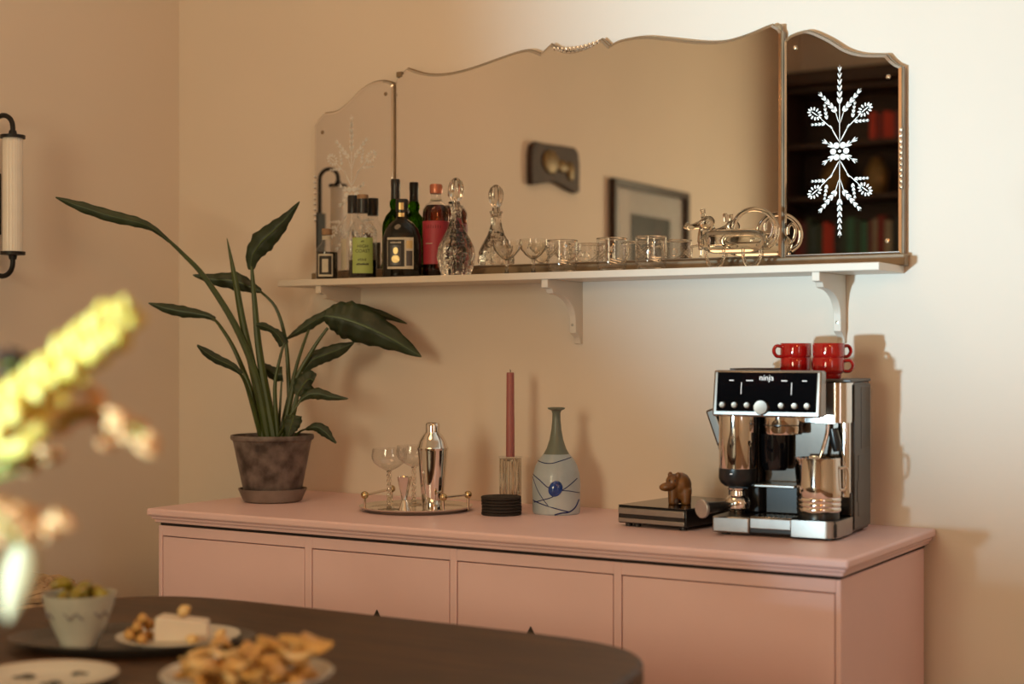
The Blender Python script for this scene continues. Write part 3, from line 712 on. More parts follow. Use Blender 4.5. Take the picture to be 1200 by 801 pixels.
def stem_coupe(u, v, label):
    p = PZ(u, v, ZTR); k = depth(p)/F; t = thing('stem_coupe', label, 'glass', p, 0, 'coupes on the silver tray')
    lathe_part('foot', t, [(0, 0), (13.5*k, 0), (13.5*k, .0012), (3*k, .004), (2*k, .008), (0, .009)], 'crystal')
    s_ = MB()
    for j in range(2):
        s_.tube([(.0034*math.cos(PI*j+z*.9), .0034*math.sin(PI*j+z*.9), .006+z*.0038) for z in range(0, 26)], .0036, 8)
    s_.build('twisted_stem', 'crystal', t, merge=False)
    z0 = .099
    pr = [(0, z0), (3*k, z0+.003), (12*k, z0+.014), (18*k, z0+.025), (20.6*k, z0+.036), (20.8*k, z0+.046), (19.6*k, z0+.063)]
    lathe_part('bowl', t, pr+[(r_-.0008, z_) for r_, z_ in pr[::-1] if r_ > .001], 'thin', 56, cap=False)
    return t
stem_coupe(456, 596, 'coupe glass with twisted stem beside the steel jigger')
stem_coupe(485, 590, 'coupe glass with twisted stem half hidden behind the shaker')
p = PZ(474, 598.3, ZTR); k = depth(p)/F
jg = thing('jigger', 'small double-cone steel jigger on the silver tray', 'jigger', p)
lathe_part('lower_cone', jg, [(0, 0), (7.2*k, 0), (7.5*k, .001), (3.0*k, 13*k), (0, 13*k)], 'chrome', 40)
lathe_part('upper_cone', jg, [(0, 12*k), (3.0*k, 12.5*k), (3.4*k, 14.5*k), (8.8*k, 39.5*k), (9.1*k, 40*k), (8.4*k, 40*k), (3*k, 16*k), (0, 16*k)], 'chrome', 40)

# ------------------------------------------------------------------ candle, coasters, vase
p = PZ(598, 596.5, ZT); k = depth(p)/F
ch = thing('candle_holder', 'fluted clear crystal candle holder behind the dark coasters', 'candle holder', p)
Hc = 62*k
lathe_part('core', ch, [(0, 0), (11*k, 0), (11.5*k, .003), (8*k, .012), (7.5*k, Hc-.012), (9*k, Hc-.006), (0, Hc-.006)], 'crystal', 24, None, 20)
for i in range(14):
    a_ = 2*PI*i/14+.1; rr_ = 10.6*k
    MB().tube([(rr_*math.cos(a_), rr_*math.sin(a_), .002), (rr_*1.02*math.cos(a_), rr_*1.02*math.sin(a_), Hc*.5), (rr_*math.cos(a_), rr_*math.sin(a_), Hc-.005)], [.0052, .0048, .0052], 8).build('flute', 'crystal', ch)
lathe_part('drip_rim', ch, [(0, Hc-.006), (12*k, Hc-.006), (14.2*k, Hc-.002), (14*k, Hc), (5.5*k, Hc), (0, Hc-.0005)], 'thin', 48)
cn = thing('candle', 'tall dusty rose taper candle standing in the crystal holder', 'candle', (p.x, p.y, p.z+Hc-.0005))
zc = zv(Vector((p.x, p.y, p.z)), 436)-Hc
lathe_part('wax', cn, [(0, 0), (5.1*k, 0), (5.1*k, .003), (4.5*k, zc*.985), (4.1*k, zc), (1.5*k, zc-.001), (0, zc-.002)], 'candle', 32)
MB().tube([(0, 0, zc-.002), (.0005, 0, zc+.005), (-.001, 0, zc+.009)], [.0011, .0011, .0005], 8).build('wick', 'wick', cn)
p = PZ(588, 602.5, ZT); k = depth(p)/F
ords = ['bottom', 'second', 'third', 'fourth', 'fifth', 'topmost']
for i in range(6):
    hh = .0082
    o = MB().lathe([(0, 0), (22.6*k, 0), (23.6*k, .0015), (23.6*k, hh-.002), (22.6*k, hh-.0004), (0, hh-.0002)], 48).build('coaster', 'coaster')
    o.location = (p.x+random.uniform(-.0015, .0015), p.y+random.uniform(-.0015, .0015), ZT+i*hh); 
    tag(o, ('dark round coaster, %s of the stack beside the vase' % ords[i]) if i in (0, 5) else 'dark round coaster, %s from the sideboard in the stack' % ords[i], 'coaster', 'stack of dark coasters')
p = PZ(652, 601, ZT); k = depth(p)/F
vs_ = thing('glass_vase', 'milky blue glass bottle vase with grey-green neck and blue trails', 'vase', p, facing(p))
vprof = [(0, 0), (26.5*k, 0), (27.8*k, .004), (28*k, 20*k), (28.3*k, 34*k), (27.3*k, 46*k), (24.5*k, 56*k), (20*k, 64*k), (15*k, 69.5*k)]
lathe_part('body', vs_, vprof, 'vasebody', 64, cap=False)
lathe_part('neck', vs_, [(15*k, 69.5*k), (11.5*k, 76*k), (8.2*k, 86*k), (6*k, 98*k), (4.9*k, 110*k), (4.8*k, 117*k), (5.8*k, 120*k), (10*k, 122*k), (10.5*k, 123.5*k), (9*k, 124*k), (4.2*k, 121*k), (3.8*k, 100*k)], 'vaseneck', 56, cap=False)
def vrad(z):
    for (r0, z0), (r1, z1) in zip(vprof[1:-1], vprof[2:]):
        if z0 <= z <= z1: return r0+(r1-r0)*(z-z0)/(z1-z0)
    return vprof[-2][0]
def trail(pts, r_):
    q = []
    for x, z in [(a.x, a.y) for a in spline([Vector((a, b_, 0)) for a, b_ in pts], 6)]:
        R_ = vrad(max(0, z*k)); s_ = max(-.995, min(.995, x*k/R_)); a = math.asin(s_)
        q.append((R_*math.sin(a), -R_*math.cos(a), max(r_, z*k)))
    MB().tube(q, r_, 8).build('trail', 'blue', vs_)
trail([(-22, 62), (-14, 60), (-5, 60), (6, 63), (17, 66)], .0013)
trail([(-27.5, 46), (-20, 41), (-12, 34), (-6, 31)], .0014)
trail([(-27.5, 43), (-22, 29), (-15, 18), (-10, 12)], .0011)
trail([(6, 29), (14, 34), (24, 42)], .0013)
trail([(7, 29), (16, 28), (27, 25)], .0011)
trail([(-26, 14), (-15, 18), (-6, 21), (2, 26)], .0013)
trail([(-27, 16), (-14, 12), (0, 8), (15, 4)], .0015)
trail([(-2, 1), (6, 3), (15, 4), (22, 9), (26, 17)], .0020)
bl = MB(); bl.ell((-1*k, -vrad(31*k)+.002, 31*k), (8*k, .009, 9.6*k), 24, 14, Matrix.Rotation(.5, 3, 'Y')); bl.build('blue_prunt', 'blueblob', vs_)

# ------------------------------------------------------------------ knock box with wooden animal
A = PZ(723.5, 591, ZT+.052); B_ = PZ(803.5, 597, ZT+.052)
rzb = math.atan2(B_.y-A.y, B_.x-A.x)
kb = thing('knock_box', 'flat black and steel coffee knock drawer beside the espresso machine', 'knock box', (A.x, A.y, ZT), rzb)
Wk = (B_-A).length; Dk = .30
MB().box(0, Wk, .004, Dk, .008, .050).build('case', 'black', kb, bevel=.002)
MB().box(.001, Wk-.001, .002, Dk-.002, .0505, .0525).build('glass_top', 'blackgloss', kb, bevel=.001)
MB().box(.003, Wk-.004, -.001, .005, .031, .046).build('drawer_front', 'steel', kb, bevel=.001)
MB().box(.003, Wk-.004, .001, .005, .021, .031).build('finger_groove', 'black', kb)
MB().box(.003, Wk-.004, -.001, .005, .011, .021).build('drawer_front', 'steel', kb, bevel=.001)
for x in (.02, .045, Wk-.02):
    MB().lathe([(0, 0), (.009, 0), (.009, .0085), (0, .0085)], 16, (x, .022, 0)).build('foot', 'black', kb)
for x in (.02, Wk-.02):
    MB().lathe([(0, 0), (.009, 0), (.009, .0085), (0, .0085)], 16, (x, Dk-.022, 0)).build('foot', 'black', kb)
p = PZ(795, 590, ZT+.0525); k = depth(p)/F
an = thing('wooden_animal', 'small carved teak animal figurine with long snout on the knock box', 'figurine', p, facing(p))
b = MB()
b.ell((2*k, 0, 22*k), (13.5*k, 14*k, 15*k), 20, 12); b.ell((4*k, .006, 15*k), (12*k, 15*k, 15*k), 20, 12)
for x, y in ((-6, -7), (9, -7), (-6, 9), (9, 9)): b.lathe([(0, 0), (5.6*k, 0), (6*k, 3*k), (6.5*k, 18*k), (0, 20*k)], 16, (x*k, y*k, 0))
b.ell((-6*k, -7*k, 26*k), (9*k, 9*k, 10*k), 16, 10)
b.build('body', 'teak', an, remesh=.0022)
b = MB(); b.ell((-12.5*k, -12*k, 21*k), (10*k, 6.8*k, 5.4*k), 20, 12, Matrix.Rotation(-.12, 3, 'Y')); b.build('snout', 'teak', an)
for x, y in ((-9.5, -6), (-.5, -11)):
    b = MB(); b.ell((x*k, y*k, 34*k), (2.9*k, 2*k, 4*k), 12, 8); b.build('ear', 'teak', an)
for x, y in ((-10.5, -14.6), (-4, -15.8)):
    b = MB(); b.ell((x*k, y*k, 28.5*k), (1*k, .8*k, 1.2*k), 8, 6); b.build('eye', 'teakdark', an)
b = MB(); b.ell((-2.2*k, -13*k, 3.6*k), (3*k, 1.4*k, 4.4*k), 12, 8); b.build('leg_gap_shade', 'teakdark', an)  # dark lump in place of the shaded hollow between the legs

# ------------------------------------------------------------------ espresso machine
EMX, EMY = -1.31, -.243
em = thing('espresso_machine', 'black and steel espresso machine with push-button display on the sideboard', 'espresso machine', (EMX, EMY, ZT), math.radians(3))
def EB(name, m, x0, x1, y0, y1, z0, z1, par=em, bev=.002, **k): return MB().box(x0, x1, y0, y1, z0, z1).build(name, m, par, bevel=bev, **k)
EB('base', 'black', -.146, .146, -.138, .142, .004, .042, bev=.006)
for x in (-.125, .125):
    for y in (-.115, .12): MB().lathe([(0, 0), (.011, 0), (.011, .005), (0, .005)], 16, (x, y, 0)).build('foot', 'black', em)
EB('tray_front', 'steel', -.1485, -.0575, -.146, -.12, .006, .044, bev=.004)
EB('tray_front', 'steel', -.0565, .0425, -.145, -.12, .019, .044, bev=.002)
# right front wraps the corner
rr = .028; cx, cy = .1485-rr, -.146+rr
pol = [(.0435, -.146)] + [(cx+rr*math.sin(a*PI/2/8), cy-rr*math.cos(a*PI/2/8)) for a in range(9)] + [(.1485, -.01), (.1465, -.01), (.1465, -.1), (.0435, -.12)]
MB().prism(pol, .006, .044, 'z').build('tray_front', 'steel', em)
EB('tray_floor', 'black', -.146, .144, -.138, .0, .040, .0445)
gr = EB('drip_grill', 'chrome', -.056, .042, -.140, -.004, .0445, .0465, bev=.0005)
for i in range(7):
    for j in range(3):
        x = -.048+i*.0135; y = -.128+j*.042
        MB().box(x, x+.006, y, y+.026, .0462, .0470).build('slot', 'black', gr)
EB('rear_body', 'grey', -.146, .148, -.002, .142, .04, .36, bev=.006)
sp = EB('side_panel', 'grey', .1475, .1505, .0, .14, .012, .352, bev=.0015)
EB('panel_inset', 'black', .1502, .1512, .055, .13, .20, .345, par=sp, bev=.0005)
EB('panel_inset', 'grey', .1502, .1515, .03, .12, .04, .185, par=sp, bev=.001)
EB('finger_hole', 'black', .1502, .1514, .02, .045, .075, .125, par=sp, bev=.0005)
EB('top_plate', 'grey', -.146, .15, -.03, .144, .358, .365, bev=.002)
EB('water_tank', 'thin', .10, .149, .145, .165, .06, .34, bev=.004)
# steel shoulder on the right
rr = .03; cx, cy = .1465-rr, -.055+rr
pol = [(.02, -.055)] + [(cx+rr*math.sin(a*PI/2/8), cy-rr*math.cos(a*PI/2/8)) for a in range(9)] + [(.1465, .03), (.02, .03)]
MB().prism(pol, .264, .357, 'z').build('steel_shoulder', 'chrome', em)
lathe_em_ = MB().lathe([(0, .09), (.013, .09), (.013, .266), (0, .266)], 32, (.132, -.014, 0)).build('lower_column', 'chrome', em)
EB('lower_column', 'black', .118, .147, -.02, .0, .045, .10, bev=.003)
# display head
hd = MB().prism([(-.146, .278), (-.146, .290), (-.132, .386), (-.098, .386), (-.098, .278)], -.149, .112, 'x').build('display_head', 'steel', em, bevel=.005)
EB('head_block', 'black', -.147, .075, -.10, -.0, .281, .362, bev=.003)
tl = math.atan2(.014, .096)
def on_panel(x, s_, out=.0): # s_ along the slope from the lower edge
    return Vector((x, -.146+math.sin(tl)*s_-math.cos(tl)*out, .290+math.cos(tl)*s_+math.sin(tl)*out))
PM = Matrix(((1, 0, 0, 0), (0, math.sin(tl), -math.cos(tl), 0), (0, math.cos(tl), math.sin(tl), 0), (0, 0, 0, 1)))   # x, slope, out
def panel_obj(name, m, x0, x1, s0, s1, o0, o1, par, bev=0):
    mt = Matrix.Translation((0, -.146, .290)) @ PM
    return MB().box(x0, x1, s0, s1, o0, o1, mt).build(name, m, par, bevel=bev)
scr = panel_obj('display_glass', 'blackgloss', -.138, .102, .0, .092, .0, .0035, hd, .001)
mt = Matrix.Translation((0, -.146, .290)) @ PM
for x in (-.122, -.0925, -.062, .0205, .052, .0815):
    MB().lathe([(0, .003), (.0072, .003), (.0076, .006), (.006, .0085), (0, .008)], 24, mtx=mt @ Matrix.Translation((x, .0145, 0))).build('button', 'steel', hd)
MB().lathe([(0, .003), (.0165, .003), (.0170, .012), (.0158, .016), (0, .0152)], 40, mtx=mt @ Matrix.Translation((-.0255, .009, 0))).build('dial', 'steel', hd)
for x in (-.078, .043): panel_obj('divider_mark', 'lcd', x-.0007, x+.0007, .040, .068, .0036, .0039, scr)
vs0, fs0 = text_geo('ninja', .019)
MB().add([mt @ Vector((v.x-.018, .079+v.y, .0039)) for v in vs0], fs0).build('lettering', 'lcd', scr, smooth=0, merge=False)
for x, wd in ((-.103, .0055), (-.0585, .0085), (.025, .007), (.073, .0055)): panel_obj('printed_mark', 'lcd', x-wd, x+wd, .0715, .0735, .0036, .0039, scr)
for x in (-.115, .070): panel_obj('chrome_lip', 'chrome', x-.022, x+.022, -.011, -.008, -.002, .0015, hd, .001)
# bean hopper behind the head
hp_ = EB('bean_hopper', 'darkglass', -.147, -.068, -.018, .12, .36, .384, bev=.004)
EB('hopper_lid', 'teakdark', -.15, -.064, -.022, .124, .384, .389, par=hp_, bev=.001)
# grinder column
lathe_em = lambda name, prof, m, c, seg=48, par=em, **k: MB().lathe(prof, seg, c).build(name, m, par, **k)
lathe_em('grinder_column', [(0, .153), (.043, .153), (.044, .156), (.044, .279), (0, .279)], 'chrome', (-.104, -.094, 0))
cl = lathe_em('grinder_collar', [(0, .112), (.030, .112), (.040, .12), (.0445, .13), (.0445, .154), (0, .154)], 'black', (-.104, -.094, 0))
EB('collar_mark', 'lcd', -.107, -.101, -.1390, -.1384, .142, .144, par=cl, bev=0)
EB('left_column', 'black', -.146, -.066, -.045, .0, .045, .279, bev=.004)
# group head and backsplash
gh = lathe_em('group_head', [(0, .236), (.044, .236), (.046, .239), (.046, .279), (0, .279)], 'chrome', (-.002, -.066, 0))
lathe_em('seam_ring', [(.0455, .2565), (.0466, .2565), (.0466, .2585), (.0455, .2585)], 'black', (-.002, -.066, 0), par=gh)
lathe_em('spout_block', [(0, .150), (.026, .150), (.031, .16), (.034, .236), (0, .236)], 'blackgloss', (-.025, -.055, 0))
MB().prism([(-.008, .045), (-.026, .279), (.0, .279), (.0, .045)], -.062, .118, 'x').build('backsplash', 'steeldark', em)
cs = EB('cup_stand', 'steel', -.060, .038, -.105, -.012, .112, .119, bev=.002)
for i in range(6):
    x = -.050+i*.0145
    MB().box(x, x+.007, -.09, -.03, .1188, .1196).build('slot', 'black', cs)
EB('stand_post', 'black', -.05, .03, -.05, -.005, .0465, .113, bev=.003)
# steam wand
MB().tube(spline([(.098, -.04, .27), (.098, -.045, .24), (.09, -.055, .20), (.083, -.058, .17), (.080, -.058, .13)], 5), .0048, 12).build('steam_wand', 'chrome', em)
MB().tube([(.108, -.034, .25), (.114, -.033, .22), (.118, -.032, .197)], [.011, .013, .009], 12).build('wand_grip', 'black', em)
lathe_em('jug_base', [(0, .0445), (.047, .0445), (.047, .058), (.045, .061), (0, .061)], 'black', (.090, -.084, 0))
# tamping lever on the left side
mtl = Matrix.Translation((-.152, -.06, .205)) @ Matrix.Rotation(math.radians(-20), 4, 'Y')
lv = MB().box(-.014, .012, -.007, .007, .0, .092, mtl).build('tamp_lever', 'steeldark', em, bevel=.005, bseg=3)
MB().box(-.010, .012, -.012, .012, -.012, .010, Matrix.Translation((-.152, -.06, .205))).build('lever_foot', 'steeldark', lv, bevel=.004)
# portafilter parked in its cradle, handle towards the room
pf = thing('portafilter', 'chrome portafilter with black handle resting on the machine drip tray', 'portafilter', em.matrix_basis @ Vector((-.104, -.094, .0445)), 0)
lathe_part('basket', pf, [(0, 0), (.015, 0), (.018, .01), (.028, .016), (.0305, .028), (.029, .034), (.024, .042), (.0185, .046), (.017, .056), (.024, .060), (.0245, .063), (0, .063)], 'chrome', 40)
E = PD(822.5, 601, depth(pf.location)-.065)-pf.location
E.z = max(E.z, .02)
st_ = Vector((0, 0, .024)); dirn = (E-st_).normalized()
MB().tube([st_+dirn*.026, st_+dirn*.045, st_+(E-st_)*.75, E-dirn*.004], [.007, .011, .0135, .0165], 20).build('handle', 'black', pf)
endc = MB(); mt2 = Matrix.Translation(E) @ dirn.to_track_quat('Z', 'Y').to_matrix().to_4x4()
endc.lathe([(0, -.006), (.0205, -.006), (.0215, -.004), (.0215, .002), (.0205, .003), (0, .0034)], 40, mtx=mt2); endc.build('end_cap', 'steelbright', pf)
# milk jug
jb = em.matrix_basis @ Vector((.090, -.084, .061))
mj = thing('milk_jug', 'polished steel milk jug with ribbed foot standing on the espresso machine', 'jug', jb, facing(jb))
kk = depth(jb)/F; rj = 26*kk
lathe_part('body', mj, [(0, 0), (rj*.96, 0), (rj, .003), (rj, .008), (rj*.965, .011), (rj, .014), (rj, .019), (rj*.965, .022), (rj, .025), (rj, .030), (rj*.965, .033), (rj, .036), (rj*.99, .06), (rj*.96, .118), (rj*.975, .124), (rj*.93, .124), (rj*.93, .04), (0, .03)], 'chrome', 56,
           lambda a, z: 1+(.16*max(0, math.cos(a-PI))**24 if z > .10 else 0))
MB().tube(spline([(rj*.93, -.01, .100), (rj*1.22, -.008, .102), (rj*1.28, -.008, .08), (rj*1.2, -.008, .055), (rj*.95, -.01, .05)], 6), .0034, 10).build('handle', 'chrome', mj)
# red mugs
def mug(loc, rz, label, sc=1.):
    t = thing('red_mug', label, 'mug', loc, rz, 'red mugs on the espresso machine')
    R = .0375; H = .050
    lathe_part('body', t, [(0, 0), (R*.74, 0), (R*.78, .002), (R*.80, .011), (R*.97, .017), (R, .022), (R, H-.002), (R*.975, H), (R*.93, H), (R*.925, .022), (R*.74, .012), (0, .009)], 'red', 48)
    MB().tube(spline([(R*.95, 0, .042), (R+.013, 0, .043), (R+.019, 0, .031), (R+.012, 0, .019), (R*.95, 0, .018)], 6), .0042, 10, flat=1.4).build('handle', 'red', t)
    return t
ztop_ = ZT+.365
c1 = PZ(972, 446.5, ztop_); c1 = Vector((c1.x, max(c1.y, EMY+.005), ztop_))
c1 = PY(971, 440, EMY+.03); c1.z = ztop_
c0 = PY(932.5, 440, EMY+.06); c0.z = ztop_
mug(c1, .35, 'red glazed mug, lower of the stack beside the bracket'); mug(c1+Vector((0, 0, .0348)), .75, 'red glazed mug, upper of the stack beside the bracket')
mug(c0, 1.2, 'red glazed mug, lower of the stack by the bean hopper'); mug(c0+Vector((0, 0, .0348)), PI+.75, 'red glazed mug, upper of the stack by the bean hopper')

# ------------------------------------------------------------------ left wall: sconce, picture, plaque
sc0 = PX(15, 230, XL+.11); ys = sc0.y; xs = XL+.11
sn = thing('wall_sconce', 'black iron wall sconce with ribbed opal glass tube on the left wall', 'wall lamp', (XL, ys, 1.56))
za, zb2 = 1.559-1.56, 1.876-1.56
lathe_s = lambda name, prof, m, **k: MB().lathe(prof, 48, (.11, 0, 0), **k).build(name, m, sn)
lathe_s('glass_tube', [(0, za), (.027, za), (.027, zb2), (0, zb2)], 'opal', rfun=lambda a, z: 1+.025*math.cos(24*a))
lathe_s('end_cap', [(0, zb2), (.034, zb2), (.034, zb2+.009), (.012, zb2+.011), (.010, zb2+.022), (0, zb2+.022)], 'iron')
lathe_s('end_cap', [(0, za-.022), (.010, za-.022), (.012, za-.011), (.034, za-.009), (.034, za), (0, za)], 'iron')
def hook(z0, sgn, zend):
    q = [(.11, 0, z0), (.11, 0, z0+sgn*.01)] + [(.068+.042*math.cos(a*PI/10), 0, z0+sgn*(.014+.036*math.sin(a*PI/10))) for a in range(11)] + [(.026, 0, zend)]
    MB().tube(q, .0072, 12).build('arm', 'iron', sn)
hook(zb2+.018, 1, .2); hook(za-.018, -1, .06)
MB().box(0, .034, -.026, .026, .05, .225).build('backplate', 'iron', sn, bevel=.003)

def virt(u): # y on the left wall that the mirror shows at photo column u
    tn = (u-600)/F; a = math.cos(YAW)*XL; s_, c_ = math.sin(YAW), math.cos(YAW)
    yv = (tn*(-s_*XL) - c_*XL)/(s_-tn*c_)   # camera-relative virtual y
    return 2*YM-(yv-D)
y0, y1 = virt(713), virt(801)
pc = thing('framed_picture', 'dark wooden framed picture with white mat on the left wall, seen in mirror', 'picture', (XL, 0, 1.50))
zt2 = .64; fwid = .035
for nm, (a, c, z0, z1) in (('l', (y1, y1+fwid, 0, zt2)), ('r', (y0-fwid, y0, 0, zt2)), ('b', (y1+fwid, y0-fwid, 0, fwid)), ('t', (y1+fwid, y0-fwid, zt2-fwid, zt2))):
    MB().box(.002, .04, a, c, z0, z1).build('frame', 'frame', pc, bevel=.003)
MB().box(.002, .012, y1+.02, y0-.02, .02, zt2-.02).build('mat', 'matboard', pc)
MB().box(.010, .014, y1+.20, y0-.22, .13, zt2-.16).build('print', 'print', pc)
MB().box(.020, .022, y1+.03, y0-.03, .03, zt2-.03).build('glazing', 'thin', pc)

y0, y1 = virt(617), virt(673); yc = (y0+y1)/2; hwq = abs(y0-y1)/2
pq = thing('wall_plaque', 'small dark bronze plaque with wavy lower edge on the left wall', 'plaque', (XL, yc, 2.04))
out = [(-hwq, .0), (-hwq+.01, .185), (-.10, .20), (0, .195), (.10, .19), (hwq-.01, .175), (hwq, .01), (hwq-.03, -.005), (.10, .01), (0, .02), (-.12, .0), (-hwq+.03, -.01)]
o2 = [(p_.x, p_.y) for p_ in spline([Vector((a, c, 0)) for a, c in out+[out[0]]], 3)][:-1]
MB().prism(o2, .0, .03, 'x').build('plate', 'plaque', pq, bevel=.006)
rel = MB(); rel.ell((.034, .06, .11), (.012, .075, .055), 18, 12); rel.ell((.034, -.05, .10), (.012, .06, .03), 16, 10); rel.ell((.034, -.13, .085), (.01, .035, .045), 14, 10)
rel.build('relief', 'plaquegold', pq)

# ------------------------------------------------------------------ bookcase behind the camera (seen in the mirror)
YBk = -D-.473*D; bx0, bx1 = XL+.01, -2.42
bc = thing('bookcase', 'tall dark wooden bookcase reflected in the mirror wing', 'bookcase', ((bx0+bx1)/2, YBk-.16, 0))
hwb = (bx1-bx0)/2; dpt = .16
for sx_ in (-1, 1): MB().box(sx_*hwb-.015, sx_*hwb+.015, -dpt, dpt, 0, 2.95).build('side', 'darkwood', bc, bevel=.003) if sx_ > 0 else MB().box(-hwb, -hwb+.03, -dpt, dpt, 0, 2.95).build('side', 'darkwood', bc, bevel=.003)
MB().box(-hwb, hwb, -dpt-.01, -dpt+.005, 0, 2.95).build('back_panel', 'darkwood', bc)
shz = [.08, .5, .95, 1.40, 1.85, 2.24, 2.57, 2.92]
for z in shz: MB().box(-hwb+.03, hwb-.015, -dpt, dpt-.005, z-.028, z).build('shelf', 'darkwood', bc, bevel=.003)
MB().box(-hwb, hwb+.03, -dpt, dpt+.04, 2.93, 3.02).build('cornice', 'darkwood', bc, bevel=.02, bseg=3)
def books(z, x0, x1, hmin, hmax, palette, place):
    x = x0; i = 0
    while x < x1:
        wd = random.uniform(.024, .048); ci = palette[i % len(palette)]; i += 1
        h = random.uniform(hmin, hmax); dd = random.uniform(.17, .22)
        t = thing('book', '%s book standing upright on the %s bookcase shelf' % (BOOKC[ci][1], place), 'book', (x+wd/2, YBk-.01-dd/2, z), 0, 'books in the dark bookcase')
        MB().box(-wd/2, wd/2, -dd/2, dd/2, 0, h).build('cover', BM[ci], t, bevel=.003)
        MB().box(-wd/2+.003, wd/2-.003, -dd/2-.001, dd/2-.012, .004, h+.0006).build('pages', 'paperwhite', t)
        x += wd+.003
books(1.85, bx0+.045, bx1-.075, .20, .27, [2, 0, 6, 1, 7, 1, 3, 3, 2, 1, 4, 1, 4, 6, 5, 0, 5, 2, 1, 6], 'lower reflected')
books(2.57, -2.95, -2.70, .15, .17, [3, 0, 3, 3, 6], 'upper reflected')
for i, (x, s_, lb_) in enumerate(((-3.22, 1.0, 'dark gilt jar with round belly on the bookcase shelf'), (-2.95, .85, 'slimmer gilt jar beside the round jar on bookcase shelf'))):
    t = thing('jar', lb_, 'jar', (x, YBk-.15, 2.24), 0)
    lathe_part('body', t, [(0, 0), (.05*s_, 0), (.085*s_, .06), (.09*s_, .13), (.06*s_, .19), (.045*s_, .21), (.05*s_, .225), (0, .225)], 'plaquegold', 32)
    lathe_part('lid', t, [(0, .225), (.05*s_, .225), (.03*s_, .245), (.01, .255), (0, .262)], 'plaque', 24)

# ------------------------------------------------------------------ woven basket in the corner
p = Vector((-3.22, -.98, 0))
wb = thing('woven_basket', 'tall woven straw basket in the corner beyond the dining table', 'basket', p)
HB = CZ+(HOR-684)*depth(p)/F
lathe_part('inner_shell', wb, [(0, .01), (.17, .01), (.19, HB*.5), (.18, HB-.03), (.165, HB-.03), (.16, .05), (0, .04)], 'straw', 48)
wv = MB()
nr = 30
for i in range(nr):
    z = .012+(HB-.03)*i/(nr-1); rr = .172+.022*math.sin(PI*min(1, z/HB)*.8)
    wv.tube([((rr+.006*math.cos(18*a*2*PI/72+(PI if i % 2 else 0)))*math.cos(a*2*PI/72), (rr+.006*math.cos(18*a*2*PI/72+(PI if i % 2 else 0)))*math.sin(a*2*PI/72), z) for a in range(72)], .011, 5, close=True)
tag(wv.build('weave', 'straw', wb), kind='stuff')
lid = MB()
for i in range(12):
    rr = .012+i*.0155
    lid.tube([((rr)*math.cos(a*2*PI/48), rr*math.sin(a*2*PI/48), HB+.004*math.sin(12*a*2*PI/48+(PI if i % 2 else 0))-.0012*i*.6) for a in range(48)], .0092, 5, close=True)
tag(lid.build('woven_lid', 'straw', wb), kind='stuff')

# ------------------------------------------------------------------ dining table
TZ = .75
tb = thing('dining_table', 'dark walnut dining table with rounded corners set with snacks', 'table', (-1.802, -2.213, 0))
def superell(a_, b_, n_, N_=96):
    out = []
    for i in range(N_):
        t = 2*PI*i/N_; c_, s_ = math.cos(t), math.sin(t)
        out.append((a_*math.copysign(abs(c_)**(2/n_), c_), b_*math.copysign(abs(s_)**(2/n_), s_)))
    return out
MB().prism(superell(.698, 1.0, 6.2), TZ-.045, TZ, 'z').build('tabletop', 'walnut', tb, bevel=.012, bseg=4)
for sx_ in (-1, 1):
    for sy_ in (-1, 1):
        MB().lathe([(0, 0), (.022, 0), (.025, .02), (.036, TZ-.06), (.036, TZ-.044), (0, TZ-.044)], 24, (sx_*.52, sy_*.82, 0)).build('leg', 'walnut', tb)
for sy_ in (-1, 1): MB().box(-.52, .52, sy_*.82-.012, sy_*.82+.012, TZ-.12, TZ-.044).build('apron', 'walnut', tb, bevel=.003)

def plate(name, label, cat, loc, a_, b_, h, m, rz=0):
    t = thing(name, label, cat, loc, rz)
    MB().lathe([(0, 0), (.62, 0), (.66, .003), (.98, h-.002), (1, h), (.975, h+.0005), (.66, .008), (.60, .0065), (0, .0065)], 64, sx=a_, sy=b_).build('dish', m, t)
    return t
# settle loose pieces: lower each one straight down until it rests on what lies below
class Pile:
    def __init__(s): s.v = []; s.f = []; s.t = None
    def add_mesh(s, vs, fs):
        n = len(s.v); s.v += vs; s.f += [tuple(i+n for i in f) for f in fs]; s.t = BVHTree.FromPolygons(s.v, s.f)
    def add_obj(s, o, mw): s.add_mesh([mw @ v.co for v in o.data.vertices], [tuple(p_.vertices) for p_ in o.data.polygons])
    def rest(s, o, xy, rot, z0):
        """height at which o, turned by rot over xy, first touches the pile; plus its vertices there"""
        R_ = Euler(rot).to_matrix(); vs = [R_ @ v.co+Vector((xy[0], xy[1], z0)) for v in o.data.vertices]
        fs = [tuple(p_.vertices) for p_ in o.data.polygons]; t_ = BVHTree.FromPolygons(vs, fs); dn = Vector((0, 0, -1)); best = 1e9
        for v in vs:
            h = s.t.ray_cast(v, dn)
            if h[0] is not None: best = min(best, h[3])
        x0, x1 = min(v.x for v in vs), max(v.x for v in vs); y0, y1 = min(v.y for v in vs), max(v.y for v in vs)
        for v in s.v:
            if x0 < v.x < x1 and y0 < v.y < y1:
                h = t_.ray_cast(v, -dn)
                if h[0] is not None: best = min(best, h[3])
        best += .0006                                   # a light press, so that they touch
        vs = [v+dn*best for v in vs]
        return z0-best, vs, fs
    def settle(s, o, cands, z0):
        r_ = []
        for xy, rot in cands:
            z, vs, fs = s.rest(o, xy, rot, z0); r_.append((max(v.z for v in vs), z, xy, rot, vs, fs))
        _, z, xy, rot, vs, fs = min(r_, key=lambda q_: q_[0])
        o.location = (xy[0], xy[1], z); o.rotation_euler = rot; s.add_mesh(vs, fs); return z
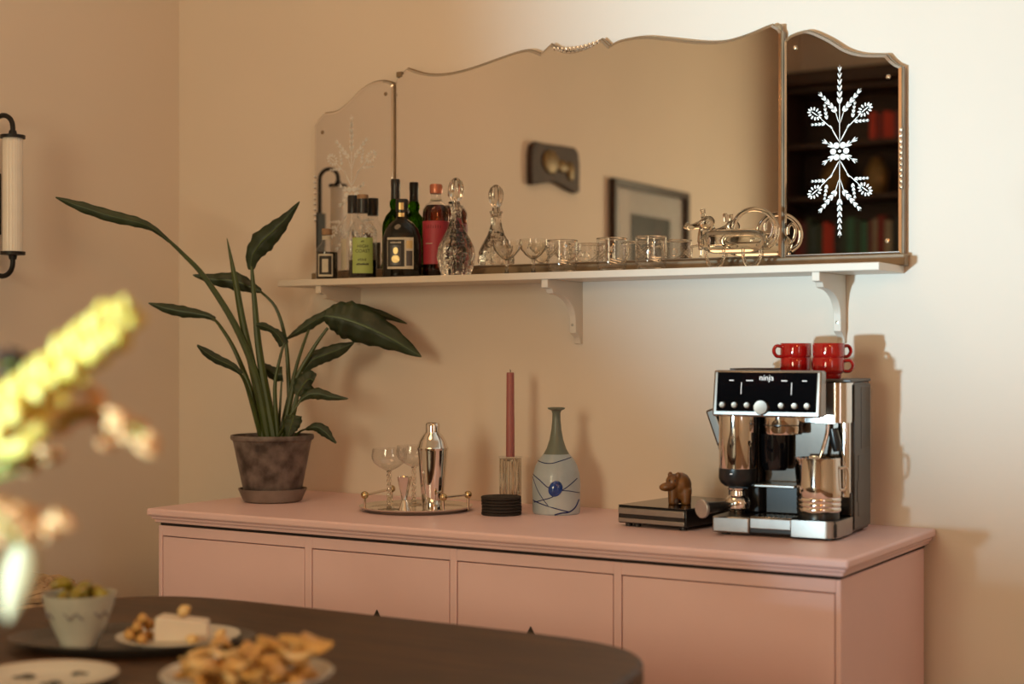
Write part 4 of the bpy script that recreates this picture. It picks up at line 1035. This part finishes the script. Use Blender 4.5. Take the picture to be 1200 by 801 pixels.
# oval platter with a bowl and a cheese plate on it
pc0 = PZ(155, 757, TZ); 
opl = thing('oval_platter', 'dark grey oval stoneware platter under the bowl and cheese plate', 'platter', pc0, YAW)
MB().lathe([(0, 0), (.76, 0), (.80, .003), (.985, .018), (1, .020), (.98, .0205), (.83, .0085), (.79, .0065), (0, .0065)], 64, sx=.222, sy=.130).build('dish', 'stoneware', opl)
ZP = TZ+.0065
p = PZ(93, 757, ZP)
bw = thing('snack_bowl', 'small pale glazed bowl of pickles on the dark platter', 'bowl', p, facing(p))
lathe_part('body', bw, [(0, 0), (.030, 0), (.033, .004), (.034, .010), (.048, .040), (.060, .075), (.064, .093), (.0645, .095), (.062, .095), (.057, .075), (.044, .042), (.028, .016), (0, .013)], 'bowlglaze', 56)
for a0 in (-.2, .75, -1.2):
    q = [(.0565*math.sin(a0+x*.1), -.0565*math.cos(a0+x*.1), .062+.006*math.sin(x*1.7)) for x in range(-3, 4)]
    MB().tube(q, .0018, 6).build('printed_motif', 'bowlprint', bw)
m_ = MB(); q = spline([(-.019, 0, -.003), (-.006, 0, .003), (.008, 0, .003), (.019, 0, -.003)], 4); m_.tube(q, lerp_list([.004, .0105, .0105, .004], len(q)), 10)
pk0 = m_.build('pickle', 'pickle', smooth=70); rp_ = random.Random(11); pile = Pile()
pile.add_obj(next(c for c in bw.children if c.name.startswith('body')), bw.matrix_basis)
for i in range(70):
    o = pk0 if i == 0 else pk0.copy()
    if i: C.objects.link(o)
    cands = []
    for _ in range(7):
        rr_ = .040*math.sqrt(rp_.random()); aa = rp_.uniform(0, 2*PI)
        cands.append(((bw.location.x+rr_*math.cos(aa), bw.location.y+rr_*math.sin(aa)), (rp_.uniform(-.3, .3), rp_.uniform(-.3, .3), rp_.uniform(0, 6.28))))
    z = pile.settle(o, cands, TZ+.3)
    tag(o, 'olive green pickle piece heaped in the pale bowl', 'pickle', 'pickles in the bowl')
    if z > bw.location.z+.103: break
p = PZ(209, 745, TZ+.020)
cpl = plate('cheese_plate', 'small cream plate with cheese and nuts standing on the platter', 'plate', Vector((p.x, p.y, TZ+.0064)), .110, .110, .017, 'porcelain')
p0 = Vector((p.x, p.y, TZ+.0127))
# wedge of cheese
wd_ = MB(); mt3 = Matrix.Rotation(YAW, 4, 'Z')
prof = [(-.044, -.028), (.052, -.022), (.048, .024), (-.040, .024)]
vs = [mt3 @ Vector((x, y, 0)) for x, y in prof]+[mt3 @ Vector((x*.97, y*.95, .046 if x < 0 else .036)) for x, y in prof]
wd_.add(vs, [(3, 2, 1, 0), (4, 5, 6, 7), (0, 1, 5, 4), (1, 2, 6, 5), (2, 3, 7, 6), (3, 0, 4, 7)])
o = wd_.build('cheese_wedge', 'cheese', bevel=.004, bseg=3); o.location = p0+mt3.to_3x3() @ Vector((.006, .0, 0)); tag(o, 'pale cream cheese wedge lying on the small plate', 'cheese')
def lump(name, m, loc, s_, label, cat, group):
    me = MB(); me.ell((0, 0, 0), (s_*random.uniform(.9, 1.2), s_*random.uniform(.8, 1.1), s_*random.uniform(.65, .9)), 10, 7, Euler((random.random()*3, random.random()*3, 0)).to_matrix())
    me.v = [tuple(Vector(v)*(1+.16*math.sin(v[0]*400+v[1]*300+v[2]*350))) for v in me.v]
    o = me.build(name, m, smooth=70); o.location = loc; tag(o, label, cat, group); return o
R3 = mt3.to_3x3(); pile = Pile(); wedge = o
pile.add_obj(next(c for c in cpl.children if c.name.startswith('dish')), cpl.matrix_basis)
pile.add_obj(wedge, Matrix.Translation(wedge.location))
def set_nut(m, x, y, s_, label, group):
    o = lump('nut', m, (0, 0, 0), s_, label, 'nut', group); c_ = p0+R3 @ Vector((x, y, 0)); pile.settle(o, [((c_.x, c_.y), (0, 0, 0))], TZ+.3)
for x, y in ((-.080, -.024), (-.076, .004), (-.056, -.036), (-.054, .006), (-.060, -.014), (-.070, -.012), (-.056, .014), (-.066, -.028), (-.062, -.002)):
    set_nut('nut', x, y, .0112, 'toasted nut piled beside the cheese wedge', 'nuts beside the cheese')
set_nut('crisplight', .010, .0, .013, 'pale nut resting on top of the cheese wedge', None)
set_nut('crisplight', .078, -.012, .011, 'single pale nut at the pointed end of the cheese', None)
set_nut('crisplight', .036, -.048, .011, 'single pale nut in front of the cheese wedge', None)
# patterned plate
p = PZ(52, 793, TZ+.015)
dp = plate('patterned_plate', 'cream plate with dark painted leaves beside the dark platter', 'plate', Vector((p.x, p.y, TZ)), .115, .115, .020, 'porcelain')
for (u, v, rx, rz_) in ((30, 789, .014, .020), (95, 785, .017, .012), (62, 797, .012, .02)):
    q_ = PZ(u, v, TZ+.012)-Vector((p.x, p.y, TZ)); m_ = MB()
    rad_ = math.hypot(q_.x, q_.y)/.115; zz = .0078 if rad_ < .66 else .008+(rad_-.66)/.32*.0125
    for j in range(3):
        m_.ell((q_.x+.009*math.cos(j*2.1), q_.y+.009*math.sin(j*2.1), zz), (rx*.7, rz_*.6, .0016), 14, 6, Matrix.Rotation(j*1.1, 3, 'Z'))
    m_.build('painted_leaf', 'platedecor', dp)
MB().tube([(.112*math.cos(a*2*PI/64), .112*math.sin(a*2*PI/64), .0195) for a in range(64)], .0012, 6, close=True).build('painted_band', 'plateband', dp)
# crisp bowl
p = PZ(290, 800, TZ+.03)
cb = thing('crisp_bowl', 'wide cream bowl heaped with golden crisps on the table', 'bowl', Vector((p.x, p.y, TZ)))
lathe_part('body', cb, [(0, 0), (.06, 0), (.065, .004), (.10, .018), (.125, .040), (.130, .048), (.1285, .0495), (.126, .048), (.118, .038), (.09, .019), (0, .011)], 'porcelain', 64)
cbm = []
for kk_ in range(3):
    m_ = MB()
    if kk_ == 0:   # curved crisp
        vs = []; fs = []; n_ = 9
        for i in range(n_):
            for j in range(n_):
                x = -1+2*i/(n_-1); y = -1+2*j/(n_-1); l = max(abs(x), abs(y)); hyp = math.hypot(x, y) or 1; x2, y2 = x*l/hyp, y*l/hyp
                vs.append((x2*.030, y2*.021, .010*(x2*x2)-.007*y2*y2))
        for i in range(n_-1):
            for j in range(n_-1): fs.append((i*n_+j, (i+1)*n_+j, (i+1)*n_+j+1, i*n_+j+1))
        nv = len(vs); vs2 = vs+[(a, c, z-.003) for a, c, z in vs]
        m_.add(vs, fs); m_.add([(a, c, z-.0035) for a, c, z in vs], fs)
        brd = [i*n_ for i in range(n_)]+[(n_-1)*n_+j for j in range(1, n_)]+[i*n_+n_-1 for i in range(n_-2, -1, -1)]+[j for j in range(n_-2, 0, -1)]
        m_.f += [(brd[i], brd[(i+1) % len(brd)], nv+brd[(i+1) % len(brd)], nv+brd[i]) for i in range(len(brd))]
    elif kk_ == 1:  # puffed piece
        m_.ell((0, 0, 0), (.026, .017, .012), 16, 10)
        m_.v = [tuple(Vector(v)*(1+.10*math.sin(v[0]*170+1)*math.sin(v[1]*210))) for v in m_.v]
    else:           # stick
        q = spline([(-.034, 0, 0), (-.012, .004, .003), (.012, .003, .004), (.034, -.002, 0)], 5); m_.tube(q, lerp_list([.005, .0085, .0085, .005], len(q)), 10)
    cbm.append(m_)
protos = []
names = ['crisp', 'puffed_crisp', 'crisp_stick']
labs = ['curved golden crisp in the heaped cream bowl', 'rounded puffed crisp in the heaped cream bowl', 'stick-shaped crisp poking from the heaped cream bowl']
rnd = random.Random(3)
for m_ in cbm: m_.v = [tuple(Vector(v)*.86) for v in m_.v]
for kk_ in range(3):
    for mm in ('crisp', 'crisplight'):
        o = cbm[kk_].build(names[kk_], mm, smooth=60); protos.append((kk_, mm, o))
used = set(); pile = Pile(); base = Vector((p.x, p.y, TZ))
pile.add_obj(next(c for c in cb.children if c.name.startswith('body')), cb.matrix_basis)
def place_crisp(kind, mm, cands):
    for kk_, m2, o in protos:
        if kk_ == kind and m2 == mm:
            if (kk_, m2) in used: o = o.copy(); C.objects.link(o)
            used.add((kk_, m2)); z = pile.settle(o, cands, TZ+.4)
            tag(o, labs[kind] if mm == 'crisp' else labs[kind].replace('golden ', '').replace('crisp', 'pale crisp', 1), 'crisp', 'crisps in the bowl'); return z
for i in range(64):
    kind = rnd.choice([0, 0, 1, 1, 2]); mm = 'crisplight' if rnd.random() < .45 else 'crisp'; cands = []
    for _ in range(14):
        rr = .092*math.sqrt(rnd.random()); a = rnd.uniform(0, 6.28)
        cands.append(((base.x+rr*math.cos(a), base.y+rr*math.sin(a)), (rnd.uniform(-.3, .3), rnd.uniform(-.3, .3), rnd.uniform(0, 6.28))))
    place_crisp(kind, mm, cands)
for (u, kind, rot) in ((318, 2, (0, .55, .9)), (345, 2, (0, .3, .7)), (368, 0, (.5, .3, .4))):
    c_ = base+RT*((u-290)*depth(base)/F)+FW*.03; place_crisp(kind, 'crisp', [((c_.x, c_.y), rot)])

# ------------------------------------------------------------------ flowers in a vase at the table's end
vb = Vector((-1.22, -2.85, TZ))
fv = thing('flower_vase', 'brown stoneware vase holding the yellow and peach flower stems', 'vase', vb)
lathe_part('body', fv, [(0, 0), (.05, 0), (.055, .005), (.085, .08), (.08, .15), (.045, .22), (.04, .25), (.048, .262), (.042, .262), (.034, .24), (.05, .18), (0, .1)], 'vaseclay', 48)
mouth = vb+Vector((0, 0, .22))
DF = 1.5
NST = [0]
def flower(name, label, cat, pts_px, dd=0.):
    NST[0] += 1; ang_ = {'flower_spike': 2.2, 'seed_head': 3.3, 'leaf_stem': 5.6}.get(name, (0, 0, 1.1, 4.4, 0., 0, 0)[NST[0]]); sx_, sy_ = .020*math.cos(ang_+YAW), .020*math.sin(ang_+YAW)
    t = thing(name, label, cat, mouth, 0, 'flower stems in the vase')
    pts = [Vector((sx_*.75, sy_*.75, -.07)), Vector((sx_, sy_, .02)), Vector((sx_*1.05, sy_*1.05, .075))]+[PD(u, v, DF+dd)-mouth for u, v in pts_px]
    q = spline(pts, 6); MB().tube(q, lerp_list([.004, .0035, .0022], len(q)), 8).build('stem', 'fstem', t)
    return t
# yellow spike
t = flower('flower_spike', 'bright yellow flower spike reaching up over the table', 'flower', [(-60, 540), (10, 480), (90, 410), (160, 362)])
ax = spline([PD(u, v, DF)-mouth for u, v in [(2, 505), (30, 470), (70, 432), (115, 393), (150, 366)]], 10)
fl = random.Random(5); n = len(ax)
for i, c in enumerate(ax[::2]):
    s_ = (.033-.014*2*i/n)*fl.uniform(.85, 1.15)
    for j in range(5):
        a = j*2*PI/5+i*1.3; i2 = 2*i; tan = (ax[min(i2+1, n-1)]-ax[max(i2-1, 0)]).normalized(); n1 = tan.cross(UP).normalized(); n2 = tan.cross(n1)
        dr = n1*math.cos(a)+n2*math.sin(a); sz_ = s_*fl.uniform(.75, 1.2)
        m_ = MB(); m_.ell(c+dr*s_*.58+tan*fl.uniform(-.004, .008), (sz_*.30, sz_*.46, sz_*.52), 8, 6, (dr+tan*.7).to_track_quat('Z', 'Y').to_matrix()); m_.build('floret', 'yellow', t, smooth=70)
def spray(label, stem, cl, m, s_, dd=0., name='flower_spray'):
    t = flower(name, label, 'flower', stem, dd)
    for (u, v) in cl:
        c = PD(u, v, DF+dd+fl.uniform(-.02, .02))-mouth
        for j in range(4):
            o_ = Vector((fl.uniform(-1, 1), fl.uniform(-1, 1), fl.uniform(-1, 1)))*s_*.55
            mm_ = MB(); mm_.ell(c+o_, (s_*.35, s_*.5, s_*.85), 8, 6, Euler((fl.random()*3, fl.random()*3, fl.random()*3)).to_matrix()); mm_.build('petal', m, t, smooth=70)
    return t
spray('peach flower spray drooping beside the yellow spike', [(-60, 560), (0, 545), (60, 505), (105, 480), (150, 495), (180, 520)], [(72, 497), (95, 485), (110, 465), (122, 492), (128, 512), (146, 488), (160, 505), (176, 520)], 'peach', .016, .05)
spray('peach flower cluster low beside the pale leaf', [(-60, 610), (0, 600), (60, 615)], [(2, 600), (20, 606), (12, 618), (34, 600), (46, 616), (62, 614)], 'peach', .018, -.05)
spray('peach flower cluster just under the yellow spike', [(-60, 592), (0, 558), (40, 545)], [(4, 530), (8, 548), (24, 540), (40, 548), (52, 536)], 'peach', .018, .10)
spray('dark brown seed head behind the yellow spike', [(-60, 470), (-10, 440), (15, 425)], [(6, 432), (18, 424), (10, 420)], M['teakdark'], .014, .12, 'seed_head')
t = flower('leaf_stem', 'pale green leaf hanging over the table beside the bowl', 'leaf', [(-50, 600), (0, 610), (26, 640)], -.10)
q = spline([PD(u, v, DF-.10)-mouth for u, v in [(26, 636), (23, 660), (17, 690), (9, 728)]], 6); n = len(q); vs = []; fs = []
hwl = lerp_list([.003, .015, .018, .013, .001], n)
for i, c in enumerate(q):
    for j in range(5):
        s_ = -1+j/2; vs.append(c+RT*(s_*hwl[i])+FW*(abs(s_)*hwl[i]*.4))
for i in range(n-1):
    for j in range(4): fs.append((i*5+j, i*5+j+1, (i+1)*5+j+1, (i+1)*5+j))
o = MB().add(vs, fs).build('leaf_blade', 'pale', t, smooth=80); md = o.modifiers.new('solid', 'SOLIDIFY'); md.thickness = .001
